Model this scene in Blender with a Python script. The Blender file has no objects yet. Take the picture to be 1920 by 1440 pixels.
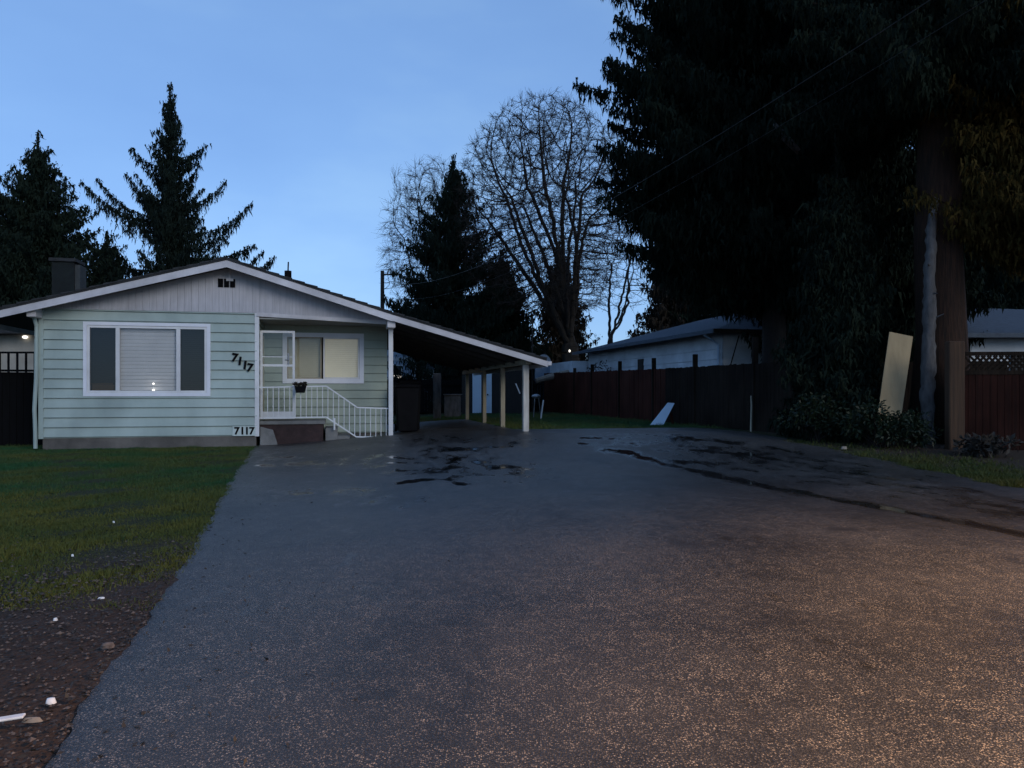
import bpy, bmesh, math, random
import numpy as np
from mathutils import Vector, Matrix

random.seed(11)
RNG = np.random.default_rng(11)
SC = bpy.context.scene
COL = SC.collection
R = math.radians
F, HX, HY, CAMZ = 1442.0, 960.0, 735.0, 1.3


# ------------------------------------------------------------------ terrain
def sstep(t):
    t = np.clip(t, 0.0, 1.0)
    return t * t * (3 - 2 * t)


def g(x, y):
    """terrain height: the drive rises gently towards the carport"""
    return 0.27 * sstep((np.asarray(x, float) + 6.5) / 5.0) * sstep((np.asarray(y, float) - 12.0) / 7.0)


def gz(x, y):
    return float(g(x, y))


def at(px, py, Y):
    """point at depth Y seen at a photo pixel (used for measuring the place off the photo)"""
    return Vector(((px - HX) / F * Y, Y, CAMZ + (HY - py) / F * Y))


def on_ground(px, py):
    Y = 10.0
    for _ in range(40):
        X = (px - HX) / F * Y
        Y = (CAMZ - gz(X, Y)) * F / max(py - HY, 1.0)
    return (px - HX) / F * Y, Y


# ------------------------------------------------------------------ materials
def _nt(name):
    m = bpy.data.materials.new(name)
    m.use_nodes = True
    nt = m.node_tree
    return m, nt, nt.nodes, nt.links, nt.nodes['Principled BSDF']


def ramp(N, stops):
    r = N.new('ShaderNodeValToRGB')
    el = r.color_ramp.elements
    while len(el) < len(stops):
        el.new(0.5)
    for e, (p, c) in zip(el, stops):
        e.position = p
        e.color = (c[0], c[1], c[2], 1) if len(c) >= 3 else (c[0], c[0], c[0], 1)
    return r


def mat(name, c1, c2=None, rough=0.7, scale=4.0, stretch=(1, 1, 1), detail=6, bump=0.0, bscale=None,
        metal=0.0, spec=0.3, dirt=0.0, rvar=0.0, lo=0.3, hi=0.7):
    m, nt, N, L, B = _nt(name)
    c2 = c2 or tuple(x * 0.7 for x in c1)
    tc = N.new('ShaderNodeTexCoord')
    mp = N.new('ShaderNodeMapping')
    mp.inputs['Scale'].default_value = stretch
    L.new(tc.outputs['Object'], mp.inputs['Vector'])
    n = N.new('ShaderNodeTexNoise')
    n.inputs['Scale'].default_value = scale
    n.inputs['Detail'].default_value = detail
    n.inputs['Roughness'].default_value = 0.65
    L.new(mp.outputs['Vector'], n.inputs['Vector'])
    r = ramp(N, [(lo, c1), (hi, c2)])
    L.new(n.outputs['Fac'], r.inputs['Fac'])
    out = r.outputs['Color']
    if dirt:
        n2 = N.new('ShaderNodeTexNoise')
        n2.inputs['Scale'].default_value = 0.9
        n2.inputs['Detail'].default_value = 8
        L.new(tc.outputs['Object'], n2.inputs['Vector'])
        r2 = ramp(N, [(0.35, (1 - dirt,) * 3), (0.62, (1, 1, 1))])
        L.new(n2.outputs['Fac'], r2.inputs['Fac'])
        mx = N.new('ShaderNodeMix')
        mx.data_type = 'RGBA'
        mx.blend_type = 'MULTIPLY'
        mx.inputs['Factor'].default_value = 1
        L.new(out, mx.inputs['A'])
        L.new(r2.outputs['Color'], mx.inputs['B'])
        out = mx.outputs['Result']
    L.new(out, B.inputs['Base Color'])
    B.inputs['Roughness'].default_value = rough
    if rvar:
        mr = N.new('ShaderNodeMapRange')
        mr.inputs['To Min'].default_value = rough - rvar
        mr.inputs['To Max'].default_value = min(1, rough + rvar)
        L.new(n.outputs['Fac'], mr.inputs['Value'])
        L.new(mr.outputs['Result'], B.inputs['Roughness'])
    B.inputs['Metallic'].default_value = metal
    B.inputs['Specular IOR Level'].default_value = spec
    if bump:
        bn = N.new('ShaderNodeTexNoise')
        bn.inputs['Scale'].default_value = bscale or scale * 3
        bn.inputs['Detail'].default_value = 5
        L.new(mp.outputs['Vector'], bn.inputs['Vector'])
        bp = N.new('ShaderNodeBump')
        bp.inputs['Strength'].default_value = bump
        bp.inputs['Distance'].default_value = 0.02
        L.new(bn.outputs['Fac'], bp.inputs['Height'])
        L.new(bp.outputs['Normal'], B.inputs['Normal'])
    return m


def emit(name, c, s):
    m = bpy.data.materials.new(name)
    m.use_nodes = True
    N, L = m.node_tree.nodes, m.node_tree.links
    N.clear()
    e = N.new('ShaderNodeEmission')
    e.inputs['Color'].default_value = (*c, 1)
    e.inputs['Strength'].default_value = s
    o = N.new('ShaderNodeOutputMaterial')
    L.new(e.outputs[0], o.inputs[0])
    return m


def glass_mat(name, tint):
    m = bpy.data.materials.new(name)
    m.use_nodes = True
    N, L = m.node_tree.nodes, m.node_tree.links
    N.clear()
    fr = N.new('ShaderNodeFresnel')
    fr.inputs['IOR'].default_value = 1.5
    ad = N.new('ShaderNodeMath')
    ad.operation = 'MULTIPLY_ADD'
    ad.inputs[1].default_value = 1.0
    ad.inputs[2].default_value = 0.0
    L.new(fr.outputs[0], ad.inputs[0])
    t = N.new('ShaderNodeBsdfTransparent')
    t.inputs['Color'].default_value = (*tint, 1)
    gl = N.new('ShaderNodeBsdfGlossy')
    gl.inputs['Roughness'].default_value = 0.02
    gl.inputs['Color'].default_value = (1, 1, 1, 1)
    tc = N.new('ShaderNodeTexCoord')
    nz = N.new('ShaderNodeTexNoise')
    nz.inputs['Scale'].default_value = 1.5
    L.new(tc.outputs['Object'], nz.inputs['Vector'])
    bp = N.new('ShaderNodeBump')
    bp.inputs['Strength'].default_value = 0.02
    L.new(nz.outputs['Fac'], bp.inputs['Height'])
    L.new(bp.outputs['Normal'], gl.inputs['Normal'])
    mx = N.new('ShaderNodeMixShader')
    L.new(ad.outputs[0], mx.inputs[0])
    L.new(t.outputs[0], mx.inputs[1])
    L.new(gl.outputs[0], mx.inputs[2])
    o = N.new('ShaderNodeOutputMaterial')
    L.new(mx.outputs[0], o.inputs[0])
    return m


M = {}
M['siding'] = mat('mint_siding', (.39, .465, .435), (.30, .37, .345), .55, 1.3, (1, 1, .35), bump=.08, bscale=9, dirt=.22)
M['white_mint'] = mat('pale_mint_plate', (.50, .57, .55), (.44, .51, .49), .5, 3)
M['siding_shade'] = mat('porch_siding', (.37, .42, .36), (.31, .36, .30), .6, 1.3, (1, 1, .35), bump=.08, bscale=9, dirt=.2)  # same mint siding with the porch shade put into its colour
M['gable'] = mat('gable_boards', (.52, .51, .545), (.39, .385, .41), .6, 5, (3, 3, .25), bump=.15, bscale=14, dirt=.25)
M['white'] = mat('white_paint', (.72, .72, .72), (.60, .60, .61), .45, 3, bump=.05, dirt=.15)
M['trim'] = mat('window_trim', (.74, .75, .80), (.66, .67, .72), .4, 3, bump=.04, dirt=.1)
M['fascia'] = mat('fascia_paint', (.66, .64, .66), (.50, .48, .50), .5, 2.2, bump=.1, dirt=.3)
M['found'] = mat('foundation_concrete', (.17, .155, .14), (.10, .092, .085), .9, 3, bump=.3, bscale=20, dirt=.4)
M['shingle'] = mat('roof_shingles', (.035, .037, .04), (.018, .019, .021), .85, 9, bump=.5, bscale=25)
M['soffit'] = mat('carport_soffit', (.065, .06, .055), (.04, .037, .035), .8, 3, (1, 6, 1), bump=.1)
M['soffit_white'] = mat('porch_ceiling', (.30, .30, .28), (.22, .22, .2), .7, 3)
M['glass'] = glass_mat('window_glass', (.90, .92, .93))
M['glass_dark'] = glass_mat('tinted_window_glass', (.30, .31, .32))
M['blind'] = mat('white_blind', (.70, .70, .72), (.6, .6, .63), .5, 2)
M['blind_cream'] = mat('cream_blind', (.86, .80, .62), (.78, .72, .56), .5, 2)
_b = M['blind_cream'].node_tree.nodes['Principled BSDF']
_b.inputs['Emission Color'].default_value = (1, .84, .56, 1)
_b.inputs['Emission Strength'].default_value = .07  # glow put into the blind, as if the room behind were lit
M['blind_tan'] = mat('tan_blind', (.64, .58, .42), (.56, .50, .35), .6, 2)
M['blind_dark'] = mat('grey_blind', (.13, .135, .14), (.10, .104, .108), .6, 2)  # darkened in colour so the side-pane blinds read as unlit
M['room'] = mat('dark_room', (.05, .05, .05), (.035, .035, .035), .9, 1)
M['black'] = mat('black_plastic', (.007, .007, .008), (.004, .004, .005), .6, 5, bump=.05, spec=.04)
M['brick_porch'] = mat('dark_red_porch_face', (.060, .034, .032), (.03, .018, .018), .85, 7, bump=.4, bscale=18, dirt=.3)
M['concrete'] = mat('step_concrete', (.24, .235, .225), (.15, .148, .143), .85, 5, bump=.3, bscale=30, dirt=.3)
M['post'] = mat('weathered_white_post', (.60, .57, .52), (.40, .37, .33), .6, 3, (4, 4, .5), bump=.15, dirt=.35)
M['post_tan'] = mat('tan_post', (.40, .35, .26), (.29, .25, .18), .65, 3, (4, 4, .5), bump=.15, dirt=.3)
M['raw_wood'] = mat('raw_timber', (.80, .50, .26), (.58, .34, .17), .7, 4, (1, 6, 6), bump=.15)  # orange lamplight falling on the beam is put into its colour
M['cardboard'] = mat('cardboard', (.42, .25, .12), (.34, .20, .10), .8, 5)
M['bark'] = mat('fir_bark', (.022, .017, .014), (.010, .008, .007), .95, 5, (3, 3, .5), bump=.9, bscale=9)
M['bark_red'] = mat('reddish_bark', (.045, .021, .012), (.010, .007, .005), .95, 5, (4, 4, .4), bump=.9, bscale=9)
M['branch'] = mat('dark_branch_bark', (.014, .011, .009), (.008, .006, .005), .95, 5, spec=.03)
M['bark_grey'] = mat('grey_bark', (.13, .122, .118), (.045, .042, .041), .95, 4, (2, 2, .6), bump=.9, bscale=10)
M['bark_bare'] = mat('bare_tree_bark', (.028, .023, .018), (.014, .012, .010), .95, 5, bump=.5)
M['twig'] = mat('twig_bark', (.035, .029, .025), (.02, .017, .015), .95, 2)
M['conifer'] = mat('conifer_needles', (.016, .026, .018), (.008, .013, .010), .9, .8, spec=.05)
M['cedar'] = mat('cedar_sprays', (.014, .021, .014), (.005, .009, .007), .9, .55, spec=.05)
M['spruce'] = mat('spruce_needles', (.014, .023, .018), (.007, .012, .011), .9, .9, spec=.05)
M['cedar_warm'] = mat('olive_cedar_sprays', (.085, .056, .016), (.028, .023, .008), .9, .7, spec=.04)  # warm lamp light mixed into the foliage colour
M['bush'] = mat('broad_leaves', (.014, .024, .010), (.006, .011, .005), .5, 2, spec=.2)
M['brush'] = mat('brown_brush', (.028, .021, .014), (.013, .011, .008), .9, 1.5)
M['fence'] = mat('weathered_fence_board', (.032, .022, .016), (.011, .009, .007), .85, 3, (5, 5, .35), bump=.3, dirt=.5, spec=.06)
M['fence_red'] = mat('red_brown_fence_board', (.082, .027, .018), (.034, .014, .010), .85, 3, (5, 5, .35), bump=.3, dirt=.4, spec=.06)
M['fence_maroon'] = mat('maroon_fence_board', (.034, .012, .009), (.015, .007, .006), .85, 3, (5, 5, .35), bump=.3, dirt=.5, spec=.06)
M['fence_dark'] = mat('dark_fence_board', (.006, .006, .007), (.004, .004, .004), .9, 3, (5, 5, .35), bump=.3, spec=.06)
M['fence_post'] = mat('brown_post', (.075, .040, .021), (.035, .02, .012), .85, 3, (6, 6, .3), bump=.4)
M['ply'] = mat('plywood', (.40, .30, .17), (.31, .23, .13), .8, 2.5, (3, 3, .4), bump=.1, dirt=.2)
M['blue_house'] = mat('blue_siding', (.36, .47, .60), (.31, .41, .53), .6, 2, (1, 1, 3), dirt=.15)
M['pale_wall'] = mat('pale_siding', (.62, .66, .70), (.50, .54, .58), .6, 2, (1, 1, 2), dirt=.25)
M['cream_wall'] = mat('cream_stucco', (.46, .43, .37), (.38, .35, .30), .8, 4, bump=.1, dirt=.2)
M['blue_roof'] = mat('blue_grey_shingles', (.075, .095, .120), (.05, .062, .082), .8, 7, bump=.4, bscale=20)
M['metal_grey'] = mat('grey_metal', (.30, .31, .33), (.20, .21, .22), .45, 4, metal=.6)
M['chimney'] = mat('chimney_brick', (.012, .017, .017), (.006, .008, .009), .9, 6, bump=.4, bscale=14)
M['chim_side'] = mat('chimney_flashing', (.050, .056, .058), (.03, .034, .036), .8, 6)
M['pole'] = mat('utility_pole_wood', (.055, .045, .038), (.03, .025, .022), .9, 4, (5, 5, .4), bump=.4)
M['wire'] = mat('cable_sheath', (.030, .030, .031), (.02, .02, .02), .5, 2, spec=.2)
M['tarp'] = mat('blue_grey_tarp', (.16, .21, .27), (.10, .14, .19), .5, 3, bump=.4, bscale=4)
M['shed_white'] = mat('pale_blue_door', (.52, .62, .70), (.46, .55, .63), .5, 2)
M['shed_dark'] = mat('dark_shed_wall', (.030, .026, .024), (.018, .016, .015), .9, 3, (4, 4, .5))
M['log'] = mat('pale_log', (.30, .25, .20), (.2, .165, .13), .85, 3)
M['stone'] = mat('gravel_stone', (.16, .125, .105), (.06, .045, .038), .75, 30, bump=.2, lo=.35, hi=.65)
M['leaf'] = mat('dead_leaf', (.052, .041, .031), (.020, .017, .014), .7, 25)
M['litter'] = mat('white_scrap', (.80, .79, .77), (.66, .65, .63), .6, 12)
M['grass'] = mat('grass_blades', (.020, .072, .026), (.070, .080, .020), .65, .42, spec=.15, lo=.40, hi=.60)
M['moss'] = mat('mossy_blades', (.105, .105, .025), (.066, .082, .023), .7, .9, spec=.1, lo=.4, hi=.6)
M['grass_verge'] = mat('verge_grass_blades', (.028, .048, .007), (.055, .052, .009), .6, .9, spec=.2)
M['bulb'] = emit('lit_bulb', (1.0, .95, .86), 5)  # glow for the added headlight glints
M['bulb_soft'] = emit('soft_lit_lamp', (1.0, .95, .86), 1.6)
M['win_glow'] = emit('distant_lit_window', (1.0, .93, .85), .8)


# ground: soil, moss, dead grass and thin turf mixed by noise
def ground_mat():
    m, nt, N, L, B = _nt('yard_soil_and_turf')
    tc = N.new('ShaderNodeTexCoord')
    a = N.new('ShaderNodeTexNoise')
    a.inputs['Scale'].default_value = .55
    a.inputs['Detail'].default_value = 9
    a.inputs['Roughness'].default_value = .7
    b = N.new('ShaderNodeTexNoise')
    b.inputs['Scale'].default_value = 28
    b.inputs['Detail'].default_value = 6
    for n in (a, b):
        L.new(tc.outputs['Object'], n.inputs['Vector'])
    ra = ramp(N, [(.36, (.014, .036, .013)), (.52, (.036, .036, .014)), (.68, (.045, .032, .020))])
    rb = ramp(N, [(.3, (.35, .35, .35)), (.7, (1.35, 1.35, 1.35))])
    L.new(a.outputs['Fac'], ra.inputs['Fac'])
    L.new(b.outputs['Fac'], rb.inputs['Fac'])
    # towards the street the turf gives way to bare brown soil
    at_ = N.new('ShaderNodeAttribute')
    at_.attribute_name = 'bare'
    sp = ramp(N, [(.3, (.095, .062, .046)), (.7, (.040, .028, .022))])
    L.new(b.outputs['Fac'], sp.inputs['Fac'])
    mx0 = N.new('ShaderNodeMix')
    mx0.data_type = 'RGBA'
    L.new(at_.outputs['Fac'], mx0.inputs['Factor'])
    L.new(ra.outputs['Color'], mx0.inputs['A'])
    L.new(sp.outputs['Color'], mx0.inputs['B'])
    mx = N.new('ShaderNodeMix')
    mx.data_type = 'RGBA'
    mx.blend_type = 'MULTIPLY'
    mx.inputs['Factor'].default_value = 1
    L.new(mx0.outputs['Result'], mx.inputs['A'])
    L.new(rb.outputs['Color'], mx.inputs['B'])
    L.new(mx.outputs['Result'], B.inputs['Base Color'])
    B.inputs['Roughness'].default_value = .9
    B.inputs['Specular IOR Level'].default_value = .15
    bp = N.new('ShaderNodeBump')
    bp.inputs['Strength'].default_value = .9
    bp.inputs['Distance'].default_value = .03
    L.new(b.outputs['Fac'], bp.inputs['Height'])
    L.new(bp.outputs['Normal'], B.inputs['Normal'])
    return m


def asphalt_mat():
    m, nt, N, L, B = _nt('wet_worn_asphalt')
    tc = N.new('ShaderNodeTexCoord')
    big = N.new('ShaderNodeTexNoise')
    big.inputs['Scale'].default_value = .45
    big.inputs['Detail'].default_value = 8
    big.inputs['Roughness'].default_value = .62
    L.new(tc.outputs['Object'], big.inputs['Vector'])
    fine = N.new('ShaderNodeTexNoise')
    fine.inputs['Scale'].default_value = 9
    fine.inputs['Detail'].default_value = 7
    L.new(tc.outputs['Object'], fine.inputs['Vector'])
    vo = N.new('ShaderNodeTexVoronoi')
    vo.inputs['Scale'].default_value = 130
    L.new(tc.outputs['Object'], vo.inputs['Vector'])
    vo2 = N.new('ShaderNodeTexVoronoi')
    vo2.inputs['Scale'].default_value = 84
    L.new(tc.outputs['Object'], vo2.inputs['Vector'])
    base = ramp(N, [(.35, (.027, .0275, .0285)), (.65, (.052, .0505, .0495))])
    L.new(big.outputs['Fac'], base.inputs['Fac'])

    def stones(v, lo, hi, val):
        sx = N.new('ShaderNodeSeparateColor')
        L.new(v.outputs['Color'], sx.inputs[0])
        r1 = ramp(N, [(lo, (0, 0, 0)), (hi, (1, 1, 1))])
        L.new(sx.outputs[0], r1.inputs['Fac'])
        r2 = ramp(N, [(.30, (1, 1, 1)), (.55, (0, 0, 0))])
        L.new(v.outputs['Distance'], r2.inputs['Fac'])
        mu = N.new('ShaderNodeMath')
        mu.operation = 'MULTIPLY'
        L.new(r1.outputs['Color'], mu.inputs[0])
        L.new(r2.outputs['Color'], mu.inputs[1])
        m2 = N.new('ShaderNodeMath')
        m2.operation = 'MULTIPLY'
        m2.inputs[1].default_value = val
        L.new(mu.outputs[0], m2.inputs[0])
        return m2.outputs[0]
    s1, s2 = stones(vo, .52, .97, .85), stones(vo2, .87, .99, .9)
    mxs = N.new('ShaderNodeMath')
    mxs.operation = 'MAXIMUM'
    L.new(s1, mxs.inputs[0])
    L.new(s2, mxs.inputs[1])
    # worn patches hold more exposed stone
    st1 = N.new('ShaderNodeTexNoise')
    st1.inputs['Scale'].default_value = .9
    st1.inputs['Detail'].default_value = 9
    st1.inputs['Roughness'].default_value = .7
    sm_ = N.new('ShaderNodeMapping')
    sm_.inputs['Scale'].default_value = (1.0, .55, 1)
    sm_.inputs['Location'].default_value = (3.1, 1.7, 0)
    L.new(tc.outputs['Object'], sm_.inputs['Vector'])
    L.new(sm_.outputs['Vector'], st1.inputs['Vector'])
    stain = ramp(N, [(.34, (.50, .50, .52)), (.46, (.88, .87, .87)), (.60, (1.12, 1.10, 1.08))])
    L.new(st1.outputs['Fac'], stain.inputs['Fac'])
    wr = ramp(N, [(.36, (.25, .25, .25)), (.60, (1, 1, 1))])
    L.new(fine.outputs['Fac'], wr.inputs['Fac'])
    ms = N.new('ShaderNodeMath')
    ms.operation = 'MULTIPLY'
    L.new(mxs.outputs[0], ms.inputs[0])
    L.new(wr.outputs['Color'], ms.inputs[1])
    mixs = N.new('ShaderNodeMix')
    mixs.data_type = 'RGBA'
    mixs.inputs['B'].default_value = (.44, .38, .32, 1)
    L.new(ms.outputs[0], mixs.inputs['Factor'])
    L.new(base.outputs['Color'], mixs.inputs['A'])
    # dark pits between stones
    pit = ramp(N, [(.0, (1.15, 1.15, 1.15)), (.75, (.45, .45, .45))])
    L.new(vo.outputs['Distance'], pit.inputs['Fac'])
    mp = N.new('ShaderNodeMix')
    mp.data_type = 'RGBA'
    mp.blend_type = 'MULTIPLY'
    mp.inputs['Factor'].default_value = 1
    mst = N.new('ShaderNodeMix')
    mst.data_type = 'RGBA'
    mst.blend_type = 'MULTIPLY'
    mst.inputs['Factor'].default_value = 1
    L.new(mixs.outputs['Result'], mst.inputs['A'])
    L.new(stain.outputs['Color'], mst.inputs['B'])
    L.new(mst.outputs['Result'], mp.inputs['A'])
    L.new(pit.outputs['Color'], mp.inputs['B'])
    # painted-by-measure wetness and dark patches
    wa = N.new('ShaderNodeAttribute')
    wa.attribute_name = 'wet'
    sc = N.new('ShaderNodeSeparateColor')
    L.new(wa.outputs['Color'], sc.inputs[0])
    nb = N.new('ShaderNodeMath')
    nb.operation = 'MULTIPLY_ADD'
    nb.inputs[1].default_value = 2.6
    nb.inputs[2].default_value = -1.36
    pn = N.new('ShaderNodeTexNoise')
    pn.inputs['Scale'].default_value = 3.4
    pn.inputs['Detail'].default_value = 7
    pn.inputs['Roughness'].default_value = .62
    pm_ = N.new('ShaderNodeMapping')
    pm_.inputs['Scale'].default_value = (1.0, .42, 1)
    L.new(tc.outputs['Object'], pm_.inputs['Vector'])
    L.new(pm_.outputs['Vector'], pn.inputs['Vector'])
    L.new(pn.outputs['Fac'], nb.inputs[0])
    wsum = N.new('ShaderNodeMath')
    wsum.operation = 'ADD'
    L.new(sc.outputs[0], wsum.inputs[0])
    L.new(nb.outputs[0], wsum.inputs[1])
    wet = ramp(N, [(.22, (0, 0, 0)), (.60, (.42, .42, .42)), (.92, (1, 1, 1))])
    L.new(wsum.outputs[0], wet.inputs['Fac'])
    dk = N.new('ShaderNodeMix')
    dk.data_type = 'RGBA'
    dk.inputs['B'].default_value = (.010, .011, .013, 1)
    L.new(wet.outputs['Color'], dk.inputs['Factor'])
    L.new(mp.outputs['Result'], dk.inputs['A'])
    dk2 = N.new('ShaderNodeMix')
    dk2.data_type = 'RGBA'
    dk2.inputs['B'].default_value = (.022, .020, .019, 1)
    L.new(sc.outputs[1], dk2.inputs['Factor'])
    L.new(dk.outputs['Result'], dk2.inputs['A'])
    L.new(dk2.outputs['Result'], B.inputs['Base Color'])
    rr = N.new('ShaderNodeMapRange')
    rr.inputs['From Min'].default_value = .35
    rr.inputs['From Max'].default_value = .65
    rr.inputs['To Min'].default_value = .34
    rr.inputs['To Max'].default_value = .50
    L.new(big.outputs['Fac'], rr.inputs['Value'])
    rm = N.new('ShaderNodeMix')
    rm.inputs['B'].default_value = .05
    L.new(wet.outputs['Color'], rm.inputs['Factor'])
    L.new(rr.outputs['Result'], rm.inputs['A'])
    L.new(rm.outputs['Result'], B.inputs['Roughness'])
    B.inputs['Specular IOR Level'].default_value = .5
    bp = N.new('ShaderNodeBump')
    bp.inputs['Distance'].default_value = .006
    bs = N.new('ShaderNodeMath')
    bs.operation = 'MULTIPLY_ADD'
    bs.inputs[1].default_value = -.55
    bs.inputs[2].default_value = .6
    L.new(wet.outputs['Color'], bs.inputs[0])
    L.new(bs.outputs[0], bp.inputs['Strength'])
    iv = N.new('ShaderNodeMath')
    iv.operation = 'SUBTRACT'
    iv.inputs[0].default_value = 1
    L.new(vo.outputs['Distance'], iv.inputs[1])
    L.new(iv.outputs[0], bp.inputs['Height'])
    lv = N.new('ShaderNodeMix')
    lv.data_type = 'VECTOR'
    lv.inputs['B'].default_value = (0, 0, 1)
    L.new(wet.outputs['Color'], lv.inputs['Factor'])
    L.new(bp.outputs['Normal'], lv.inputs['A'])
    L.new(lv.outputs['Result'], B.inputs['Normal'])
    return m


M['ground'] = ground_mat()
M['asphalt'] = asphalt_mat()


# ------------------------------------------------------------------ object helpers
def tag(o, label=None, cat=None, group=None, kind=None):
    if label: o['label'] = label
    if cat: o['category'] = cat
    if group: o['group'] = group
    if kind: o['kind'] = kind
    return o


def empty(name, loc, label, cat, group=None):
    o = bpy.data.objects.new(name, None)
    o.empty_display_size = .2
    o.location = loc
    COL.objects.link(o)
    tag(o, label, cat, group)
    return o


def link_mesh(name, me, m, parent=None):
    me.materials.append(m)
    o = bpy.data.objects.new(name, me)
    COL.objects.link(o)
    if parent is not None:
        o.parent = parent
    return o


def origin_of(parent):
    v = Vector((0, 0, 0))
    while parent is not None:
        v += Vector(parent.location)
        parent = parent.parent
    return v


class MB:
    """collects shapes in world metres; build() links them as one mesh object"""

    def __init__(s):
        s.v, s.f = [], []

    def add(s, vs, fs):
        n = len(s.v)
        s.v += [tuple(p) for p in vs]
        s.f += [tuple(i + n for i in f) for f in fs]
        return s

    def hexa(s, p):
        return s.add(p, [(0, 3, 2, 1), (4, 5, 6, 7), (0, 1, 5, 4), (1, 2, 6, 5), (2, 3, 7, 6), (3, 0, 4, 7)])

    def box(s, x0, x1, y0, y1, z0, z1, T=None):
        T = T or (lambda a, b, c: (a, b, c))
        return s.hexa([T(x0, y0, z0), T(x1, y0, z0), T(x1, y1, z0), T(x0, y1, z0),
                       T(x0, y0, z1), T(x1, y0, z1), T(x1, y1, z1), T(x0, y1, z1)])

    def quad(s, a, b, c, d):
        return s.add([a, b, c, d], [(0, 1, 2, 3)])

    def bar(s, p0, p1, w, h, up=(0, 0, 1)):
        p0, p1 = Vector(p0), Vector(p1)
        d = (p1 - p0).normalized()
        sd = d.cross(Vector(up))
        if sd.length < 1e-4: sd = d.cross(Vector((1, 0, 0)))
        sd.normalize()
        u = sd.cross(d)
        a, b = sd * (w / 2), u * (h / 2)
        return s.hexa([p0 - a - b, p0 + a - b, p0 + a + b, p0 - a + b, p1 - a - b, p1 + a - b, p1 + a + b, p1 - a + b])

    def tube(s, pts, rad, n=8, cap=True):
        pts = [Vector(p) for p in pts]
        if not hasattr(rad, '__len__'): rad = [rad] * len(pts)
        base = len(s.v)
        t = (pts[1] - pts[0]).normalized()
        ref = Vector((1, 0, 0)) if abs(t.x) < .8 else Vector((0, 1, 0))
        a = t.cross(ref).normalized()
        for i, p in enumerate(pts):
            if 0 < i < len(pts) - 1: t = (pts[i + 1] - pts[i - 1]).normalized()
            elif i: t = (pts[i] - pts[i - 1]).normalized()
            a = (a - t * a.dot(t)).normalized()
            b = t.cross(a)
            for k in range(n):
                q = 2 * math.pi * k / n
                s.v.append(tuple(p + (a * math.cos(q) + b * math.sin(q)) * rad[i]))
        for i in range(len(pts) - 1):
            for k in range(n):
                o, o2 = base + i * n, base + (i + 1) * n
                s.f.append((o + k, o + (k + 1) % n, o2 + (k + 1) % n, o2 + k))
        if cap:
            s.f.append(tuple(base + k for k in range(n))[::-1])
            s.f.append(tuple(base + (len(pts) - 1) * n + k for k in range(n)))
        return s

    def ball(s, c, rx, ry=None, rz=None, nu=10, nv=6):
        ry, rz = ry or rx, rz or rx
        vs = [(c[0], c[1], c[2] - rz)]
        for j in range(1, nv):
            t = -math.pi / 2 + math.pi * j / nv
            for k in range(nu):
                q = 2 * math.pi * k / nu
                vs.append((c[0] + rx * math.cos(t) * math.cos(q), c[1] + ry * math.cos(t) * math.sin(q), c[2] + rz * math.sin(t)))
        vs.append((c[0], c[1], c[2] + rz))
        fs = [(0, 1 + (k + 1) % nu, 1 + k) for k in range(nu)]
        for j in range(nv - 2):
            for k in range(nu):
                a, b = 1 + j * nu, 1 + (j + 1) * nu
                fs.append((a + k, a + (k + 1) % nu, b + (k + 1) % nu, b + k))
        last = len(vs) - 1
        a = 1 + (nv - 2) * nu
        fs += [(a + k, a + (k + 1) % nu, last) for k in range(nu)]
        return s.add(vs, fs)

    def build(s, name, m, parent=None, bevel=0, smooth=False, solid=False):
        o0 = origin_of(parent)
        me = bpy.data.meshes.new(name)
        me.from_pydata([tuple(Vector(p) - o0) for p in s.v], [], s.f)
        me.validate()
        bm = bmesh.new()
        bm.from_mesh(me)
        bmesh.ops.recalc_face_normals(bm, faces=bm.faces)
        if bevel:
            bmesh.ops.bevel(bm, geom=list(bm.edges), offset=bevel, segments=1, affect='EDGES', clamp_overlap=True)
        bm.to_mesh(me)
        bm.free()
        if smooth:
            me.polygons.foreach_set('use_smooth', [True] * len(me.polygons))
        return link_mesh(name, me, m, parent)


def tri_mesh(name, V, m, parent=None, smooth=False):
    """numpy triangle soup (n,3,3) in world metres -> one mesh"""
    o0 = np.array(origin_of(parent))
    n = len(V)
    me = bpy.data.meshes.new(name)
    me.vertices.add(n * 3)
    me.vertices.foreach_set('co', (V.reshape(-1, 3) - o0).astype(np.float32).ravel())
    me.loops.add(n * 3)
    me.loops.foreach_set('vertex_index', np.arange(n * 3, dtype=np.int32))
    me.polygons.add(n)
    me.polygons.foreach_set('loop_start', np.arange(0, n * 3, 3, dtype=np.int32))
    me.update(calc_edges=True)
    me.validate()
    return link_mesh(name, me, m, parent)


def grid_mesh(name, P, m, parent=None, attrs=None):
    """P: (rows, cols, 3) grid"""
    r, c = P.shape[:2]
    idx = np.arange(r * c).reshape(r, c)
    q = np.stack([idx[:-1, :-1], idx[:-1, 1:], idx[1:, 1:], idx[1:, :-1]], -1).reshape(-1, 4)
    me = bpy.data.meshes.new(name)
    me.vertices.add(r * c)
    me.vertices.foreach_set('co', P.astype(np.float32).ravel())
    me.loops.add(len(q) * 4)
    me.loops.foreach_set('vertex_index', q.astype(np.int32).ravel())
    me.polygons.add(len(q))
    me.polygons.foreach_set('loop_start', np.arange(0, len(q) * 4, 4, dtype=np.int32))
    me.polygons.foreach_set('use_smooth', np.ones(len(q), dtype=bool))
    me.update(calc_edges=True)
    for k, A in (attrs or {}).items():
        at_ = me.color_attributes.new(k, 'FLOAT_COLOR', 'POINT')
        at_.data.foreach_set('color', A.astype(np.float32).ravel())
    return link_mesh(name, me, m, parent)


# ------------------------------------------------------------------ house frame of reference
CU, SU = math.cos(R(13)), math.sin(R(13))
OX, OY = -10.65, 17.4


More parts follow.
